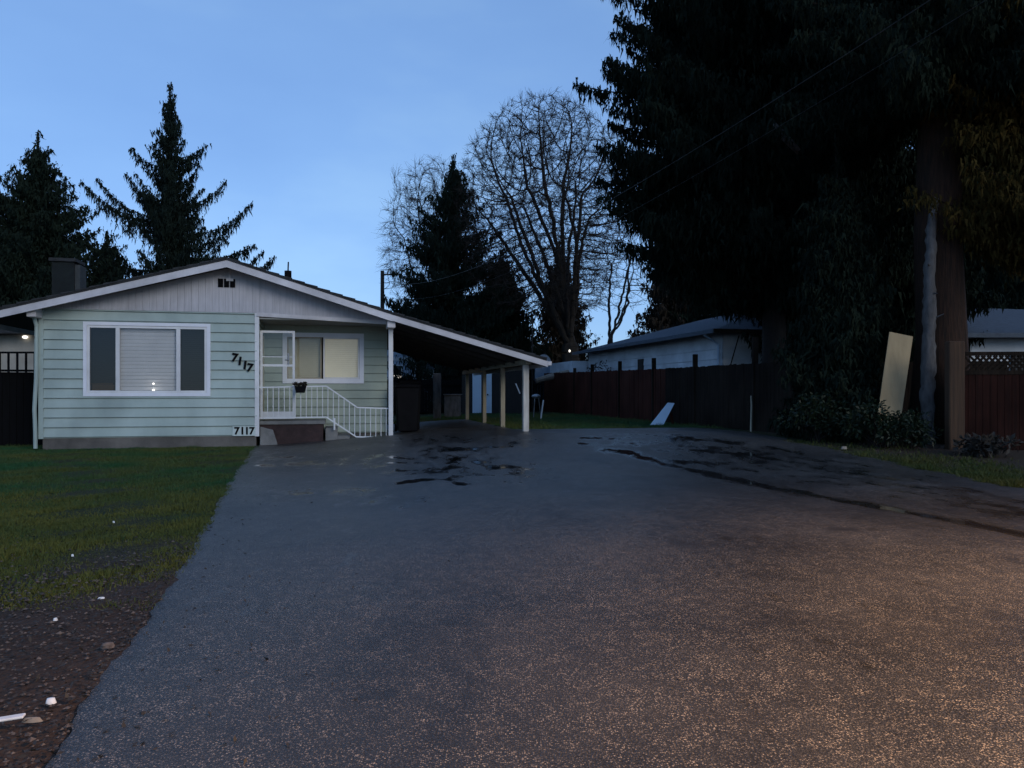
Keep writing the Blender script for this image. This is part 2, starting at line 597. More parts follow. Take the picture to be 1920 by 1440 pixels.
def H(u, v, z):
    return Vector((OX + CU * u - SU * v, OY + SU * u + CU * v, z))


def hu(px, v):
    k = (px - HX) / F
    return (k * (OY + CU * v) - OX + SU * v) / (CU - SU * k)


def hz(py, u, v):
    return CAMZ + (HY - py) / F * (OY + SU * u + CU * v)


# ------------------------------------------------------------------ setting: ground and drive
xs = np.unique(np.concatenate([np.linspace(-700, -60, 12), np.arange(-60, -24, 3), np.arange(-24, 24, .4), np.arange(24, 60, 3), np.linspace(60, 700, 12)]))
ys = np.unique(np.concatenate([np.linspace(-300, -20, 8), np.arange(-20, 44, .4), np.arange(44, 100, 4), np.linspace(100, 900, 12)]))
GX, GY = np.meshgrid(xs, ys)
GZ = g(GX, GY)
near = np.exp(-((GX / 25) ** 2 + ((GY - 10) / 30) ** 2))
GZ = GZ + (0.012 * np.sin(GX * 2.1 + GY * 1.3) + .010 * np.sin(GX * 3.7 - GY * 2.9)) * near - .012


def bare_amount(x, y):
    """bare brown soil near the street at lower left, and under the trees"""
    w = .4 * np.sin(x * 1.7 + y) + .3 * np.sin(x * 3.1 - y * 2.3) + .25 * np.sin(x * 7.3 + 2 * np.sin(y * 5.1))
    a = sstep((6.4 + w + (x + 2.5) * .25 - y) / 1.6) * (x < 0)
    b = sstep((x - 6.3) / .9) * sstep((14.5 - y) / -1.2 + .2)
    c = .85 * (x > 7.4)
    return np.clip(np.maximum(np.maximum(a, b), c), 0, 1)


bare = bare_amount(GX, GY)
tag(grid_mesh('ground', np.stack([GX, GY, GZ], -1), M['ground'], attrs={'bare': np.stack([bare] * 3 + [np.ones_like(bare)], -1)}), kind='structure')

LE = [(-12, -7.0), (-4, -3.2), (0, -1.75), (1.5, -1.55), (2.66, -1.61), (3.54, -1.87), (5.43, -2.37), (8.33, -3.23), (11, -4.05), (14.5, -5.05), (17.8, -5.98), (18.6, -6.15), (22, -6.2)]
RE = [(-12, 11), (-4, 8.2), (2, 7.2), (7, 6.9), (10.3, 6.88), (12.5, 6.95), (14.3, 6.74), (16.6, 6.25), (19.0, 6.05), (20.4, 5.6), (21.3, 5.0), (22, 4.6)]
LEy, LEx = zip(*LE)
REy, REx = zip(*RE)


def edge_l(y):
    y = np.asarray(y, float)
    return np.interp(y, LEy, LEx) + .018 * np.sin(y * 3.3) + .010 * np.sin(y * 13.1 + 1) + .007 * np.sin(y * 37)


def edge_r(y):
    y = np.asarray(y, float)
    return np.interp(y, REy, REx) + .07 * np.sin(y * 3.3) + .04 * np.sin(y * 11.1 + 1) + .03 * np.sin(y * 29)


rows = np.concatenate([np.arange(-12, 2, .5), np.arange(2, 8, .05), np.arange(8, 20.95, .06)])
cols = np.linspace(0, 1, 190)
AY = np.repeat(rows[:, None], len(cols), 1)
AX = edge_l(rows)[:, None] * (1 - cols) + edge_r(rows)[:, None] * cols
# the far end of the asphalt runs level with the carport: shear the last rows to that edge
far = sstep((AY - 17.5) / 3.5)
AY = AY + far * np.clip(.22 * AX, -1.2, 1.0) + far * (.05 * np.sin(AX * 5) + .04 * np.sin(AX * 13))
AZ = g(AX, AY) + .014
edge = np.minimum(cols, 1 - cols)[None, :] * (edge_r(rows) - edge_l(rows))[:, None]
AZ = AZ - .012 * (1 - sstep(edge / .12))
# wetness measured off the photo: puddles as (px, py, half width px, half height px)
wet = np.zeros_like(AX)
dark = np.zeros_like(AX)
# the tape measure for the marks: photo measure of every vertex of the drive
PXv = HX + F * AX / np.maximum(AY, .5)
PYv = HY + F * (CAMZ - AZ) / np.maximum(AY, .5)
vis = AY > 2


def seg_d(px, py, a, b, yw):
    ax, ay, bx, by = a[0], a[1] * yw, b[0], b[1] * yw
    py = py * yw
    dx, dy = bx - ax, by - ay
    t = np.clip(((px - ax) * dx + (py - ay) * dy) / (dx * dx + dy * dy), 0, 1)
    return np.hypot(px - ax - t * dx, py - ay - t * dy)


def mark(arr, pts, w, s=1.0, yw=3.0):
    d = np.min([seg_d(PXv, PYv, pts[i], pts[i + 1], yw) for i in range(len(pts) - 1)], 0)
    v = s * np.clip(1.0 - .5 * d / w, 0, 1) * vis
    np.maximum(arr, v, out=arr)


mark(wet, [(745, 905), (790, 898.5), (838, 899), (868, 909)], 10)
mark(wet, [(742, 906), (780, 903)], 6)
mark(wet, [(735, 857), (778, 861)], 9)
mark(wet, [(730, 868), (762, 868)], 6)
mark(wet, [(506, 857), (552, 857)], 7)
mark(wet, [(538, 871), (600, 870)], 8)
mark(wet, [(482, 873), (510, 873)], 6)
mark(wet, [(550, 927), (586, 924)], 8, .9)
mark(wet, [(845, 843), (890, 842)], 12)
mark(wet, [(745, 883), (780, 882)], 8)
mark(wet, [(818, 880), (872, 876)], 12)
mark(wet, [(930, 878), (966, 876)], 12)
mark(wet, [(850, 862), (930, 868), (990, 880)], 9, .8)
mark(wet, [(880, 892), (960, 890)], 6, .75)
mark(wet, [(915, 838), (960, 838)], 7, .9)
mark(wet, [(1128, 842), (1168, 846), (1200, 852)], 16)
mark(wet, [(1180, 848), (1240, 868), (1300, 882), (1400, 905), (1480, 920), (1600, 942), (1760, 972), (1930, 1004)], 13, 1.2, 3.4)
mark(wet, [(1090, 821), (1150, 822)], 8)
mark(wet, [(1090, 833), (1150, 834)], 10, .9)
mark(wet, [(1255, 818), (1330, 826), (1390, 832)], 12, .95)
mark(wet, [(1275, 842), (1330, 846), (1400, 852), (1450, 852)], 16, .95)
mark(wet, [(1270, 864), (1340, 870)], 16, .9)
mark(wet, [(1440, 838), (1560, 868), (1700, 905), (1920, 945)], 22, .62)
mark(wet, [(1360, 877), (1420, 884)], 10, .7)
mark(wet, [(1495, 903), (1560, 902)], 6, .6)
for (a_, b_, w_, q_) in (((820, 850), (985, 885), 45, .55), ((1180, 825), (1440, 862), 40, .6), ((500, 860), (640, 872), 30, .4), ((690, 862), (860, 892), 40, .45), ((1480, 860), (1920, 960), 60, .5), ((640, 925), (760, 945), 40, .35), ((520, 925), (600, 926), 26, .35), ((780, 822), (1000, 832), 30, .4)):
    mark(wet, [a_, b_], w_, q_ + .10)
mark(dark, [(1268, 1019), (1305, 1021)], 14, 1.0)
mark(dark, [(1562, 992), (1604, 993)], 12, 1.0)
mark(dark, [(1350, 1345), (1420, 1347)], 34, .55)
mark(dark, [(1700, 1180), (1850, 1200)], 90, .35)
mark(dark, [(1480, 1160), (1540, 1162)], 30, .35)
mark(dark, [(700, 915), (720, 940)], 30, .3)
mark(dark, [(1240, 870), (1400, 915), (1600, 955), (1930, 1015)], 60, .45)
wetc = np.stack([wet, np.clip(dark, 0, 1), wet * 0, np.ones_like(wet)], -1)
tag(grid_mesh('driveway', np.stack([AX, AY, AZ], -1), M['asphalt'], attrs={'wet': wetc}), kind='structure')

# carport floor: the asphalt carried on under the roof
uu, vv = np.meshgrid(np.linspace(7.62, 11.2, 36), np.linspace(.7, 8.8, 75))
vv = vv + .05 * np.sin(uu * 6)
CXg, CYg = OX + CU * uu - SU * vv, OY + SU * uu + CU * vv
cw = np.stack([np.full_like(uu, .15), uu * 0, uu * 0, np.ones_like(uu)], -1)
tag(grid_mesh('carport_floor', np.stack([CXg, CYg, g(CXg, CYg) + .020], -1), M['asphalt'], attrs={'wet': cw}), kind='structure')


# ------------------------------------------------------------------ main house
PZ = 7.84           # u of the right end of the house wall / porch post
LW = 4.66           # u of the end of the projecting front room
RIDGE_U, VB, VF = 4.035, 10.0, -.52
house = empty('bungalow', H(0, 0, 0), 'pale mint bungalow with low gable, white railed porch and attached carport', 'house')


def rz(u):
    """height of the white barge board's top edge along the gable"""
    return float(np.interp(u, [-1.15, RIDGE_U, 7.825, 11.645], [4.35 - .2726 * (RIDGE_U + 1.15), 4.35, 3.175, 2.11]))


def lap_siding(name, m, u0, u1, z0, z1, v, parent, holes=(), pitch=.222, axis='u'):
    """lapped boards, each leaning out over the one below; holes = (u0,u1,z0,z1)"""
    b = MB()
    T = (lambda a, d, z: H(a, v - d, z)) if axis == 'u' else (lambda a, d, z: H(v + d, a, z))
    n = int(math.ceil((z1 - z0) / pitch))
    for i in range(n):
        za, zb = z0 + i * pitch, min(z0 + (i + 1) * pitch, z1)
        cuts = sorted({za, zb, *[h[2] for h in holes if za < h[2] < zb], *[h[3] for h in holes if za < h[3] < zb]})
        for k in range(len(cuts) - 1):
            c0, c1 = cuts[k], cuts[k + 1]
            spans = [(u0, u1)]
            for h in holes:
                if h[2] < (c0 + c1) / 2 < h[3]:
                    new = []
                    for s in spans:
                        if h[0] > s[0]: new.append((s[0], min(h[0], s[1])))
                        if h[1] < s[1]: new.append((max(h[1], s[0]), s[1]))
                    spans = [s for s in new if s[1] - s[0] > .01] if h[0] < s[1] and h[1] > s[0] else spans
            d0 = .046 - .034 * (c0 - za) / pitch
            d1 = .046 - .034 * (c1 - za) / pitch
            for s in spans:
                wob = random.uniform(-.002, .002)
                if k == 0:
                    b.quad(T(s[0], .001, c0), T(s[1], .001, c0), T(s[1], .001, c0 + .027), T(s[0], .001, c0 + .027))
                    c0 += .027
                b.quad(T(s[0], d0 + wob, c0), T(s[1], d0 + wob, c0), T(s[1], d1 + wob, c1), T(s[0], d1 + wob, c1))
                if k == 0:
                    b.quad(T(s[0], .0, c0), T(s[1], .0, c0), T(s[1], d0 + wob, c0), T(s[0], d0 + wob, c0))
                    c0 -= .027
    return b.build(name, m, parent)


# foundation (front, and the whole block's base)
b = MB()
b.box(.03, LW - .03, .0, VB, -.3, .262, H)
b.box(LW - .03, PZ - .03, 1.55, VB, -.3, .262, H)
b.build('foundation', M['found'], house)

# picture window measures
W1 = (hu(157, 0), hu(395, 0), hz(743, 2, 0), hz(605, 2, 0))
W2u0, W2u1 = hu(530, 1.5), hu(682, 1.5)
W2 = (W2u0, W2u1, hz(719, 6.5, 1.5), hz(625, 6.5, 1.5))
lap_siding('wall', M['siding'], 0, LW, .25, 3.2, 0, house, holes=[W1])
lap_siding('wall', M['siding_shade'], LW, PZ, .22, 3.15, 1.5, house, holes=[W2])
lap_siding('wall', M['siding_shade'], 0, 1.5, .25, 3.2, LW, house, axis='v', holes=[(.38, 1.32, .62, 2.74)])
lap_siding('wall', M['siding'], 0, VB, .25, 3.1, 0, house, axis="v")
b = MB()
b.box(PZ - .10, PZ, 1.5, VB, .22, 3.02, H)
b.box(.04, PZ - .1, VB - .1, VB, .22, 3.0, H)
b.build('wall', M['siding_shade'], house)

b = MB()
b.add([H(x, VB - .05, z) for x, z in ((0, 2.98), (PZ, 2.98), (PZ, 3.08), (RIDGE_U, 4.26), (0, 3.16))] + [H(x, VB - .01, z) for x, z in ((0, 2.98), (PZ, 2.98), (PZ, 3.08), (RIDGE_U, 4.26), (0, 3.16))],
      [tuple(range(5)), tuple(range(9, 4, -1))] + [(i, (i + 1) % 5, (i + 1) % 5 + 5, i + 5) for i in range(5)])
b.build('wall', M['gable'], house)
# corner boards
b = MB()
b.box(-.045, .055, -.045, .06, .24, 3.2, H)
b.build('corner_board', M['siding'], house)
b = MB()
b.box(LW - .055, LW + .045, -.045, .06, .24, 3.2, H)
b.build('corner_board', M['white'], house)

# gable: vertical grooved boards as a row of slightly proud strips
b = MB()
u = -.0
while u < PZ:
    u2 = min(u + .152, PZ)
    for (a, c) in ((u + .002, u2 - .002),):
        zb0 = 3.19 if a < LW else 3.19 - .145 * (a - LW) / (PZ - LW)
        zb1 = 3.19 if c < LW else 3.19 - .145 * (c - LW) / (PZ - LW)
        t0, t1 = rz(a) - .10, rz(c) - .10
        if t0 > zb0 + .02:
            p = [H(a, -.05, zb0), H(c, -.05, zb1), H(c, -.02, zb1), H(a, -.02, zb0), H(a, -.05, t0), H(c, -.05, t1), H(c, -.02, t1), H(a, -.02, t0)]
            b.hexa(p)
    u = u2
pts = [(0.0, 3.185), (LW, 3.185), (PZ, 3.04), (PZ, 3.05), (RIDGE_U, 4.22), (0, 3.20)]
b.add([H(x, -.03, z) for x, z in pts] + [H(x, .0, z) for x, z in pts],
      [tuple(range(6)), tuple(range(11, 5, -1))] + [(i, (i + 1) % 6, (i + 1) % 6 + 6, i + 6) for i in range(6)])
gable = b.build('gable', M['gable'], house)
# a drip board under the gable along the porch opening
b = MB()
b.bar(H(LW, -.02, 3.155), H(PZ, -.02, 3.02), .11, .09)
b.build('header_board', M['fascia'], house)
# gable vent: three dark louvred squares, bracket above
vu0, vu1 = hu(408, -.05), hu(442, -.05)
vz0, vz1 = hz(539, 4, -.05), hz(523, 4, -.05)
w3 = (vu1 - vu0) / 3
vent = MB()
for k in range(3):
    vent.box(vu0 + k * w3 + .012, vu0 + (k + 1) * w3 - .012, -.075, -.052, vz0, vz1, H)
vent = vent.build('vent', M['black'], gable)
b = MB()
for k in range(3):
    for j in range(4):
        z = vz0 + (vz1 - vz0) * (j + .5) / 4
        b.box(vu0 + k * w3 + .02, vu0 + (k + 1) * w3 - .02, -.088, -.074, z - .008, z + .008, H)
b.build('louvre', M['black'], gable)
b = MB()
b.bar(H(RIDGE_U + .01, -.06, 4.22), H(RIDGE_U + .01, -.06, 3.98), .05, .04, (0, 1, 0))
b.box(RIDGE_U - .07, RIDGE_U + .09, -.09, -.055, 3.93, 3.99, H)
b.build('bracket', M['fascia'], gable)

# roof, barge boards, soffits
prof = [(-1.15, rz(-1.15)), (RIDGE_U, 4.35), (7.825, 3.175), (11.70, rz(11.645) - .015)]
b = MB()
for i in range(3):
    (u0, z0), (u1, z1) = prof[i], prof[i + 1]
    b.hexa([H(u0, VF - .06, z0 - .005), H(u1, VF - .06, z1 - .005), H(u1, VB + .1, z1 - .005), H(u0, VB + .1, z0 - .005),
            H(u0, VF - .06, z0 + .05), H(u1, VF - .06, z1 + .05), H(u1, VB + .1, z1 + .05), H(u0, VB + .1, z0 + .05)])
# shingle courses: low butt edges seen along the rake
for i in range(3):
    (u0, z0), (u1, z1) = prof[i], prof[i + 1]
    n = int(abs(u1 - u0) / .28)
    for k in range(n):
        f0, f1 = k / n, (k + 1) / n
        if i == 0: f0, f1 = f0, f1
        ua, ub = u0 + (u1 - u0) * f0, u0 + (u1 - u0) * f1
        za, zb = z0 + (z1 - z0) * f0, z0 + (z1 - z0) * f1
        ha, hb = (.085, .06) if i == 0 else (.06, .085)
        j = random.uniform(-.012, .012)
        b.hexa([H(ua, VF - .075 + j, za + .04), H(ub, VF - .075 + j, zb + .04), H(ub, VB + .1, zb + .04), H(ua, VB + .1, za + .04),
                H(ua, VF - .075 + j, za + ha), H(ub, VF - .075 + j, zb + hb), H(ub, VB + .1, zb + hb), H(ua, VB + .1, za + ha)])
roof = b.build('roof', M['shingle'], house)
for (u0, z0), (u1, z1), th in ((prof[0], prof[1], .165), (prof[1], prof[2], .165), (prof[2], prof[3], .15)):
    b = MB()
    e = .002 if u0 > 7 else 0
    b.hexa([H(u0, VF - .05 - e, z0 - th), H(u1, VF - .05 - e, z1 - th), H(u1, VF - e, z1 - th), H(u0, VF - e, z0 - th),
            H(u0, VF - .05 - e, z0 - .006), H(u1, VF - .05 - e, z1 - .006), H(u1, VF - e, z1 - .006), H(u0, VF - e, z0 - .006)])
    b.build('barge_board', M['fascia'], house)
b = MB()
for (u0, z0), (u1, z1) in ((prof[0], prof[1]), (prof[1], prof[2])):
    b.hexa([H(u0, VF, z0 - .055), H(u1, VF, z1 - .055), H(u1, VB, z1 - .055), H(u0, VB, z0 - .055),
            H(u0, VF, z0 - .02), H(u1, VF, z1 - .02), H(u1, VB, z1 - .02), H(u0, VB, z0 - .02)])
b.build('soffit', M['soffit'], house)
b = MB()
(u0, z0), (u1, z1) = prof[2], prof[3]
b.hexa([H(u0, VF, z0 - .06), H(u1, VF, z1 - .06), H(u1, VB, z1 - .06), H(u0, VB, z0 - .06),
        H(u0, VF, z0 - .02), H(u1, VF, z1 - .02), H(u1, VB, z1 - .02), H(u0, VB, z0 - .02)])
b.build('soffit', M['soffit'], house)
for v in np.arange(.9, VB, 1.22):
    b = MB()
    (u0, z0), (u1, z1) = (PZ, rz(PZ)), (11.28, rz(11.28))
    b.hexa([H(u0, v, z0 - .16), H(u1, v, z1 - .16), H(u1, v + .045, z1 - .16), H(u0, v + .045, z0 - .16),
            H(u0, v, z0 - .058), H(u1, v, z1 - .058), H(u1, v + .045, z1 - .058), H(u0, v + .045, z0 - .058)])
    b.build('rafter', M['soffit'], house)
# eave boards and gutters
for uu_ in (-1.15, 11.70):
    b = MB()
    s = 1 if uu_ > 0 else -1
    z = (prof[3] if s > 0 else prof[0])[1]
    b.box(min(uu_, uu_ + s * .03), max(uu_, uu_ + s * .03), VF - .05, VB, z - .16, z - .008, H)
    b.box(min(uu_ + s * .03, uu_ + s * .13), max(uu_ + s * .03, uu_ + s * .13), VF - .06, VB, z - .12, z - .02, H)
    b.build('gutter', M['fascia'], house)
# porch ceiling
b = MB()
b.box(LW + .05, PZ - .02, -.024, 1.48, 3.05, 3.085, H)
b.build('porch_ceiling', M['soffit_white'], house)


def rect_frame(name, u0, u1, z0, z1, v0, v1, w, m, parent, wb=None):
    b = MB()
    wb = wb or w
    b.box(u0, u0 + w, v0, v1, z0, z1, H)
    b.box(u1 - w, u1, v0, v1, z0, z1, H)
    b.box(u0 + w, u1 - w, v0 + .001, v1, z0, z0 + wb, H)
    b.box(u0 + w, u1 - w, v0 + .001, v1, z1 - w, z1, H)
    return b.build(name, m, parent)


def blind(name, u0, u1, z0, z1, v, pitch, m, parent, tilt=.8):
    b = MB()
    n = int((z1 - z0) / pitch)
    h = (z1 - z0) / n
    for i in range(n):
        z = z0 + i * h
        w = random.uniform(-.003, .003)
        b.hexa([H(u0, v + .03 + w, z), H(u1, v + .03, z), H(u1, v + .032, z + .004), H(u0, v + .032 + w, z + .004),
                H(u0, v + w, z + h * tilt), H(u1, v, z + h * tilt), H(u1, v + .003, z + h * tilt + .003), H(u0, v + .003 + w, z + h * tilt + .003)])
    return b.build(name, m, parent)


# --- picture window
win = rect_frame('window', *W1, -.055, .02, .075, M['trim'], house)
iu0, iu1, iz0, iz1 = hu(165, 0), hu(388, 0), hz(736, 2, 0), hz(612, 2, 0)
rect_frame('frame', W1[0] + .077, W1[1] - .077, W1[2] + .077, W1[3] - .077, -.035, .05, .055, M['white'], win)
m1a, m1b = hu(217.5, 0), hu(225, 0)
m2a, m2b = hu(331, 0), hu(338.5, 0)
for a, c in ((m1a, m1b), (m2a, m2b)):
    b = MB()
    b.box(a, c, -.034, .05, W1[2] + .13, W1[3] - .13, H)
    b.build('mullion', M['white'], win)
za, zb = W1[2] + .13, W1[3] - .13
panes = [(W1[0] + .13, m1a), (m1b, m2a), (m2b, W1[1] - .13)]
for i, (a, c) in enumerate(panes):
    b = MB()
    b.quad(H(a, .005, za), H(c, .005, za), H(c, .005, zb), H(a, .005, zb))
    b.build('pane', M['glass_dark'] if i != 1 else M['glass'], win)
blind('blind', panes[0][0], panes[0][1], za + .17, zb, .20, .045, M['blind_dark'], win, .9)
blind('blind', panes[1][0] - .03, panes[1][1] + .03, za + .01, zb, .10, .082, M['blind'], win, .90)
blind('blind', panes[2][0], panes[2][1], za + .01, zb, .20, .045, M['blind_dark'], win, .9)
b = MB()
b.box(W1[0] + .05, W1[1] - .05, .03, .45, W1[2] + .03, W1[2] + .12, H)
b.build('inner_sill', M['white'], win)
b = MB()
for q in (((W1[0], .62), (W1[1], .62)), ((W1[0], .03), (W1[0], .62)), ((W1[1], .03), (W1[1], .62))):
    (a0, v0), (a1, v1) = q
    b.quad(H(a0, v0, W1[2]), H(a1, v1, W1[2]), H(a1, v1, W1[3]), H(a0, v0, W1[3]))
b.quad(H(W1[0], .03, W1[3]), H(W1[1], .03, W1[3]), H(W1[1], .62, W1[3]), H(W1[0], .62, W1[3]))
b.build('room_wall', M['room'], win)
box = empty('cardboard_box', H((panes[0][0] + panes[0][1]) / 2, .12, W1[2] + .121), 'tan cardboard box on the sill behind the left pane of the picture window', 'box')
b = MB()
b.box(panes[0][0] + .03, panes[0][1] - .08, .05, .19, W1[2] + .122, W1[2] + .122 + .15, H)
b.build('carton', M['cardboard'], box, bevel=.006)
b = MB()
b.hexa([H(panes[0][0] + .03, .05, W1[2] + .274), H(panes[0][1] - .08, .05, W1[2] + .274), H(panes[0][1] - .08, .05, W1[2] + .278), H(panes[0][0] + .03, .05, W1[2] + .278),
        H(panes[0][0] + .02, .0 + .02, W1[2] + .30), H(panes[0][1] - .07, .02, W1[2] + .305), H(panes[0][1] - .07, .02, W1[2] + .309), H(panes[0][0] + .02, .02, W1[2] + .304)])
b.build('flap', M['cardboard'], box)
lu = hu(288, .06)  # added glowing balls on a stand imitate headlight glints in the glass
lamp = empty('sill_lamp', H(lu, .06, W1[2] + .121), 'small lamp with two glowing bulbs shining at the foot of the centre pane', 'lamp')  # lamp holds only the added glints, not a real lamp
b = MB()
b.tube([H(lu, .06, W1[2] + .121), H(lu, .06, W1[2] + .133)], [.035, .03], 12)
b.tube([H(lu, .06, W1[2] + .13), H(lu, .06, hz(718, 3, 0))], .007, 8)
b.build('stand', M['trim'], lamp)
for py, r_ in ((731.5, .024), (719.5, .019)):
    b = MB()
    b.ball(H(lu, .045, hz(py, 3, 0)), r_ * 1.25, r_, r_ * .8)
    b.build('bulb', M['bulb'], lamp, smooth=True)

# --- porch window
v = 1.5
win2 = rect_frame('window', *W2, v - .055, v + .03, .11, M['trim'], house, wb=.12)
x0, x1, x2, x3 = W2[0] + .112, hu(603, v), hu(609, v), W2[1] - .112
za, zb = W2[2] + .122, W2[3] - .112
rect_frame('sash', x0 + .002, x1, za, zb, v - .03, v + .03, .03, M['post_tan'], win2)
rect_frame('sash', x2 - .04, x3 - .002, za + .0, zb - .0, v - .042, v + .03, .04, M['white'], win2)
for a, c, w_ in ((x0, x1, .0), (x2, x3, -.012)):
    b = MB()
    b.quad(H(a, v + .002 + w_, za), H(c, v + .002 + w_, za), H(c, v + .002 + w_, zb), H(a, v + .002 + w_, zb))
    b.build('pane', M['glass'], win2)
blind('blind', x0, x1, za, zb, v + .08, .05, M['blind_tan'], win2, .95)
blind('blind', x2 - .02, x3, za, zb, v + .045, .05, M['blind_cream'], win2, .96)
b = MB()
b.quad(H(W2[0], v + .5, W2[2]), H(W2[1], v + .5, W2[2]), H(W2[1], v + .5, W2[3]), H(W2[0], v + .5, W2[3]))
b.build('room_wall', M['room'], win2)

# --- entry door in the side wall and the open storm door
b = MB()
b.box(LW + .0, LW + .05, .40, 1.30, .62, 2.72, H)
b.build('door', M['blind_tan'], house)
dv = .30
d0, d1 = hu(488, dv), hu(553, dv)
dz0, dz1 = .64, hz(620, 5, dv)
sd = rect_frame('storm_door', d0, d1, dz0, dz1, dv - .02, dv + .02, .055, M['white'], house, wb=.18)
b = MB()
zc = hz(685, 5, dv)
b.box(d0 + .055, d1 - .055, dv - .018, dv + .018, zc - .028, zc + .028, H)
zc2 = hz(669, 5, dv)
b.box(d0 + .055, d1 - .055, dv - .008, dv + .008, zc2 - .010, zc2 + .010, H)
b.build('crossbar', M['white'], sd)
b = MB()
b.quad(H(d0 + .05, dv, dz0 + .17), H(d1 - .05, dv, dz0 + .17), H(d1 - .05, dv, dz1 - .05), H(d0 + .05, dv, dz1 - .05))
b.build('pane', M['glass'], sd)
b = MB()
hx_ = hu(541, dv)
b.box(hx_ - .022, hx_ + .022, dv - .045, dv - .021, hz(683, 5, dv), hz(662, 5, dv), H)
b.tube([H(hx_, dv - .04, hz(675, 5, dv)), H(hx_, dv - .10, hz(675, 5, dv)), H(hx_ - .08, dv - .10, hz(675, 5, dv))], .014, 8)
b.build('handle', M['metal_grey'], sd)

# --- porch slab, steps and railing
PH = .60
b = MB()
pu1 = hu(606, .12)
b.box(LW + .05, pu1, .10, 1.46, -.1, PH - .09, H)
b.build('porch_base', M['brick_porch'], house)
b = MB()
b.box(LW + .05, pu1 + .05, .06, 1.46, PH - .088, PH, H)
porch = b.build('porch', M['concrete'], house, bevel=.008)
su = pu1 + .0
for k in range(2):
    b = MB()
    top = PH - .19 * (k + 1)
    b.box(su + .30 * k + .052, su + .30 * (k + 1) + .05, .16, 1.44, -.05, top, H)
    b.build('step', M['concrete'], house, bevel=.008)
b = MB()
b.hexa([H(LW + .06, -.01, -.05), H(LW + .50, .02, -.05), H(LW + .42, .095, -.05), H(LW + .06, .095, -.05),
        H(LW + .06, .03, hz(800, 4.8, 0)), H(LW + .36, .05, hz(806, 5, 0)), H(LW + .34, .095, hz(806, 5, 0)), H(LW + .06, .095, hz(800, 4.8, 0))])
b.build('splash_block', M['concrete'], house, bevel=.01)

rv = .03
top = [(486, 726.5), (612, 724), (670, 764), (731, 766)]
bot = [(486, 784), (612, 782), (668, 819), (731, 820)]
tp = [H(hu(x, rv), rv, hz(y, hu(x, rv), rv)) for x, y in top]
bp_ = [H(hu(x, rv), rv, hz(y, hu(x, rv), rv)) for x, y in bot]
rail = MB()
for i in range(3):
    rail.bar(tp[i], tp[i + 1], .045, .03)
rail = rail.build('railing', M['white'], house)
b = MB()
for i in range(3):
    b.bar(bp_[i], bp_[i + 1], .03, .03)
b.build('bottom_rail', M['white'], rail)
tx = [hu(x, rv) for x, _ in top]
bx_ = [hu(x, rv) for x, _ in bot]
uu_ = tx[0] + .065
while uu_ < tx[-1] - .05:
    zt = np.interp(uu_, tx, [p.z for p in tp])
    zb_ = np.interp(uu_, bx_, [p.z for p in bp_])
    b = MB()
    b.tube([H(uu_, rv, zb_ + .012), H(uu_, rv, zt - .012)], .0105, 6)
    b.build('baluster', M['white'], rail)
    uu_ += .1285
b = MB()
uu_ = hu(627, rv)
b.tube([H(uu_, rv, hz(806, uu_, rv)), H(uu_, rv, hz(784, uu_, rv))], .024, 8)
b.build('rail_foot', M['white'], rail)

# --- porch post and right-hand gutter box, left downspout
pu = hu(733, -.1)
b = MB()
b.box(pu - .055, pu + .055, -.08, .03, .10, hz(613, PZ, -.1), H)
b.build('porch_post', M['white'], house, bevel=.006)
b = MB()
gb0, gb1 = hu(725, -.2), hu(740, -.2)
b.box(gb0, gb1, -.47, .06, hz(616, PZ, -.2), hz(598, PZ, -.2), H)
b.build('gutter_end', M['fascia'], house, bevel=.01)
b = MB()
du = hu(68.5, -.1)
pth = [H(du - .03, -.38, hz(578, 0, -.4)), H(du - .02, -.16, hz(598, 0, -.1)), H(du, -.09, hz(612, 0, -.1)), H(du - .01, -.09, 1.6), H(du - .045, -.09, .9), H(du - .03, -.09, .5), H(du - .02, -.10, .03)]
b.tube(pth, .043, 8)
b.build('downspout', M['siding'], house)
b = MB()
b.box(du - .09, du + .10, -.45, -.05, hz(596, 0, -.2), hz(572, 0, -.2), H)
b.build('gutter_box', M['fascia'], house, bevel=.015)

# --- house numbers (letters as mesh)


def text_part(s, size, M4, m, parent, name, depth=.006, bold=.0):
    cu = bpy.data.curves.new('numeral', 'FONT')
    cu.body = s
    cu.size = size
    cu.extrude = depth
    cu.offset = bold
    cu.align_x = 'CENTER'
    cu.align_y = 'CENTER'
    tmp = bpy.data.objects.new('numeral_source', cu)
    COL.objects.link(tmp)
    bpy.context.view_layer.update()
    me = bpy.data.meshes.new_from_object(tmp.evaluated_get(bpy.context.evaluated_depsgraph_get()))
    bpy.data.objects.remove(tmp)
    bpy.data.curves.remove(cu)
    o0 = Matrix.Translation(-origin_of(parent))
    me.transform(o0 @ M4)
    return link_mesh(name, me, m, parent)


def face_front(px, py, v, rot=0.0, sx=1.0):
    u = hu(px, v)
    p = H(u, v, hz(py, u, v))
    X, Z = Vector((CU, SU, 0)), Vector((0, 0, 1))
    Y = Vector((SU, -CU, 0))
    m = Matrix((X, Z, Y)).transposed().to_4x4()
    return Matrix.Translation(p) @ m @ Matrix.Rotation(rot, 4, 'Z') @ Matrix.Diagonal((sx, 1, 1, 1))


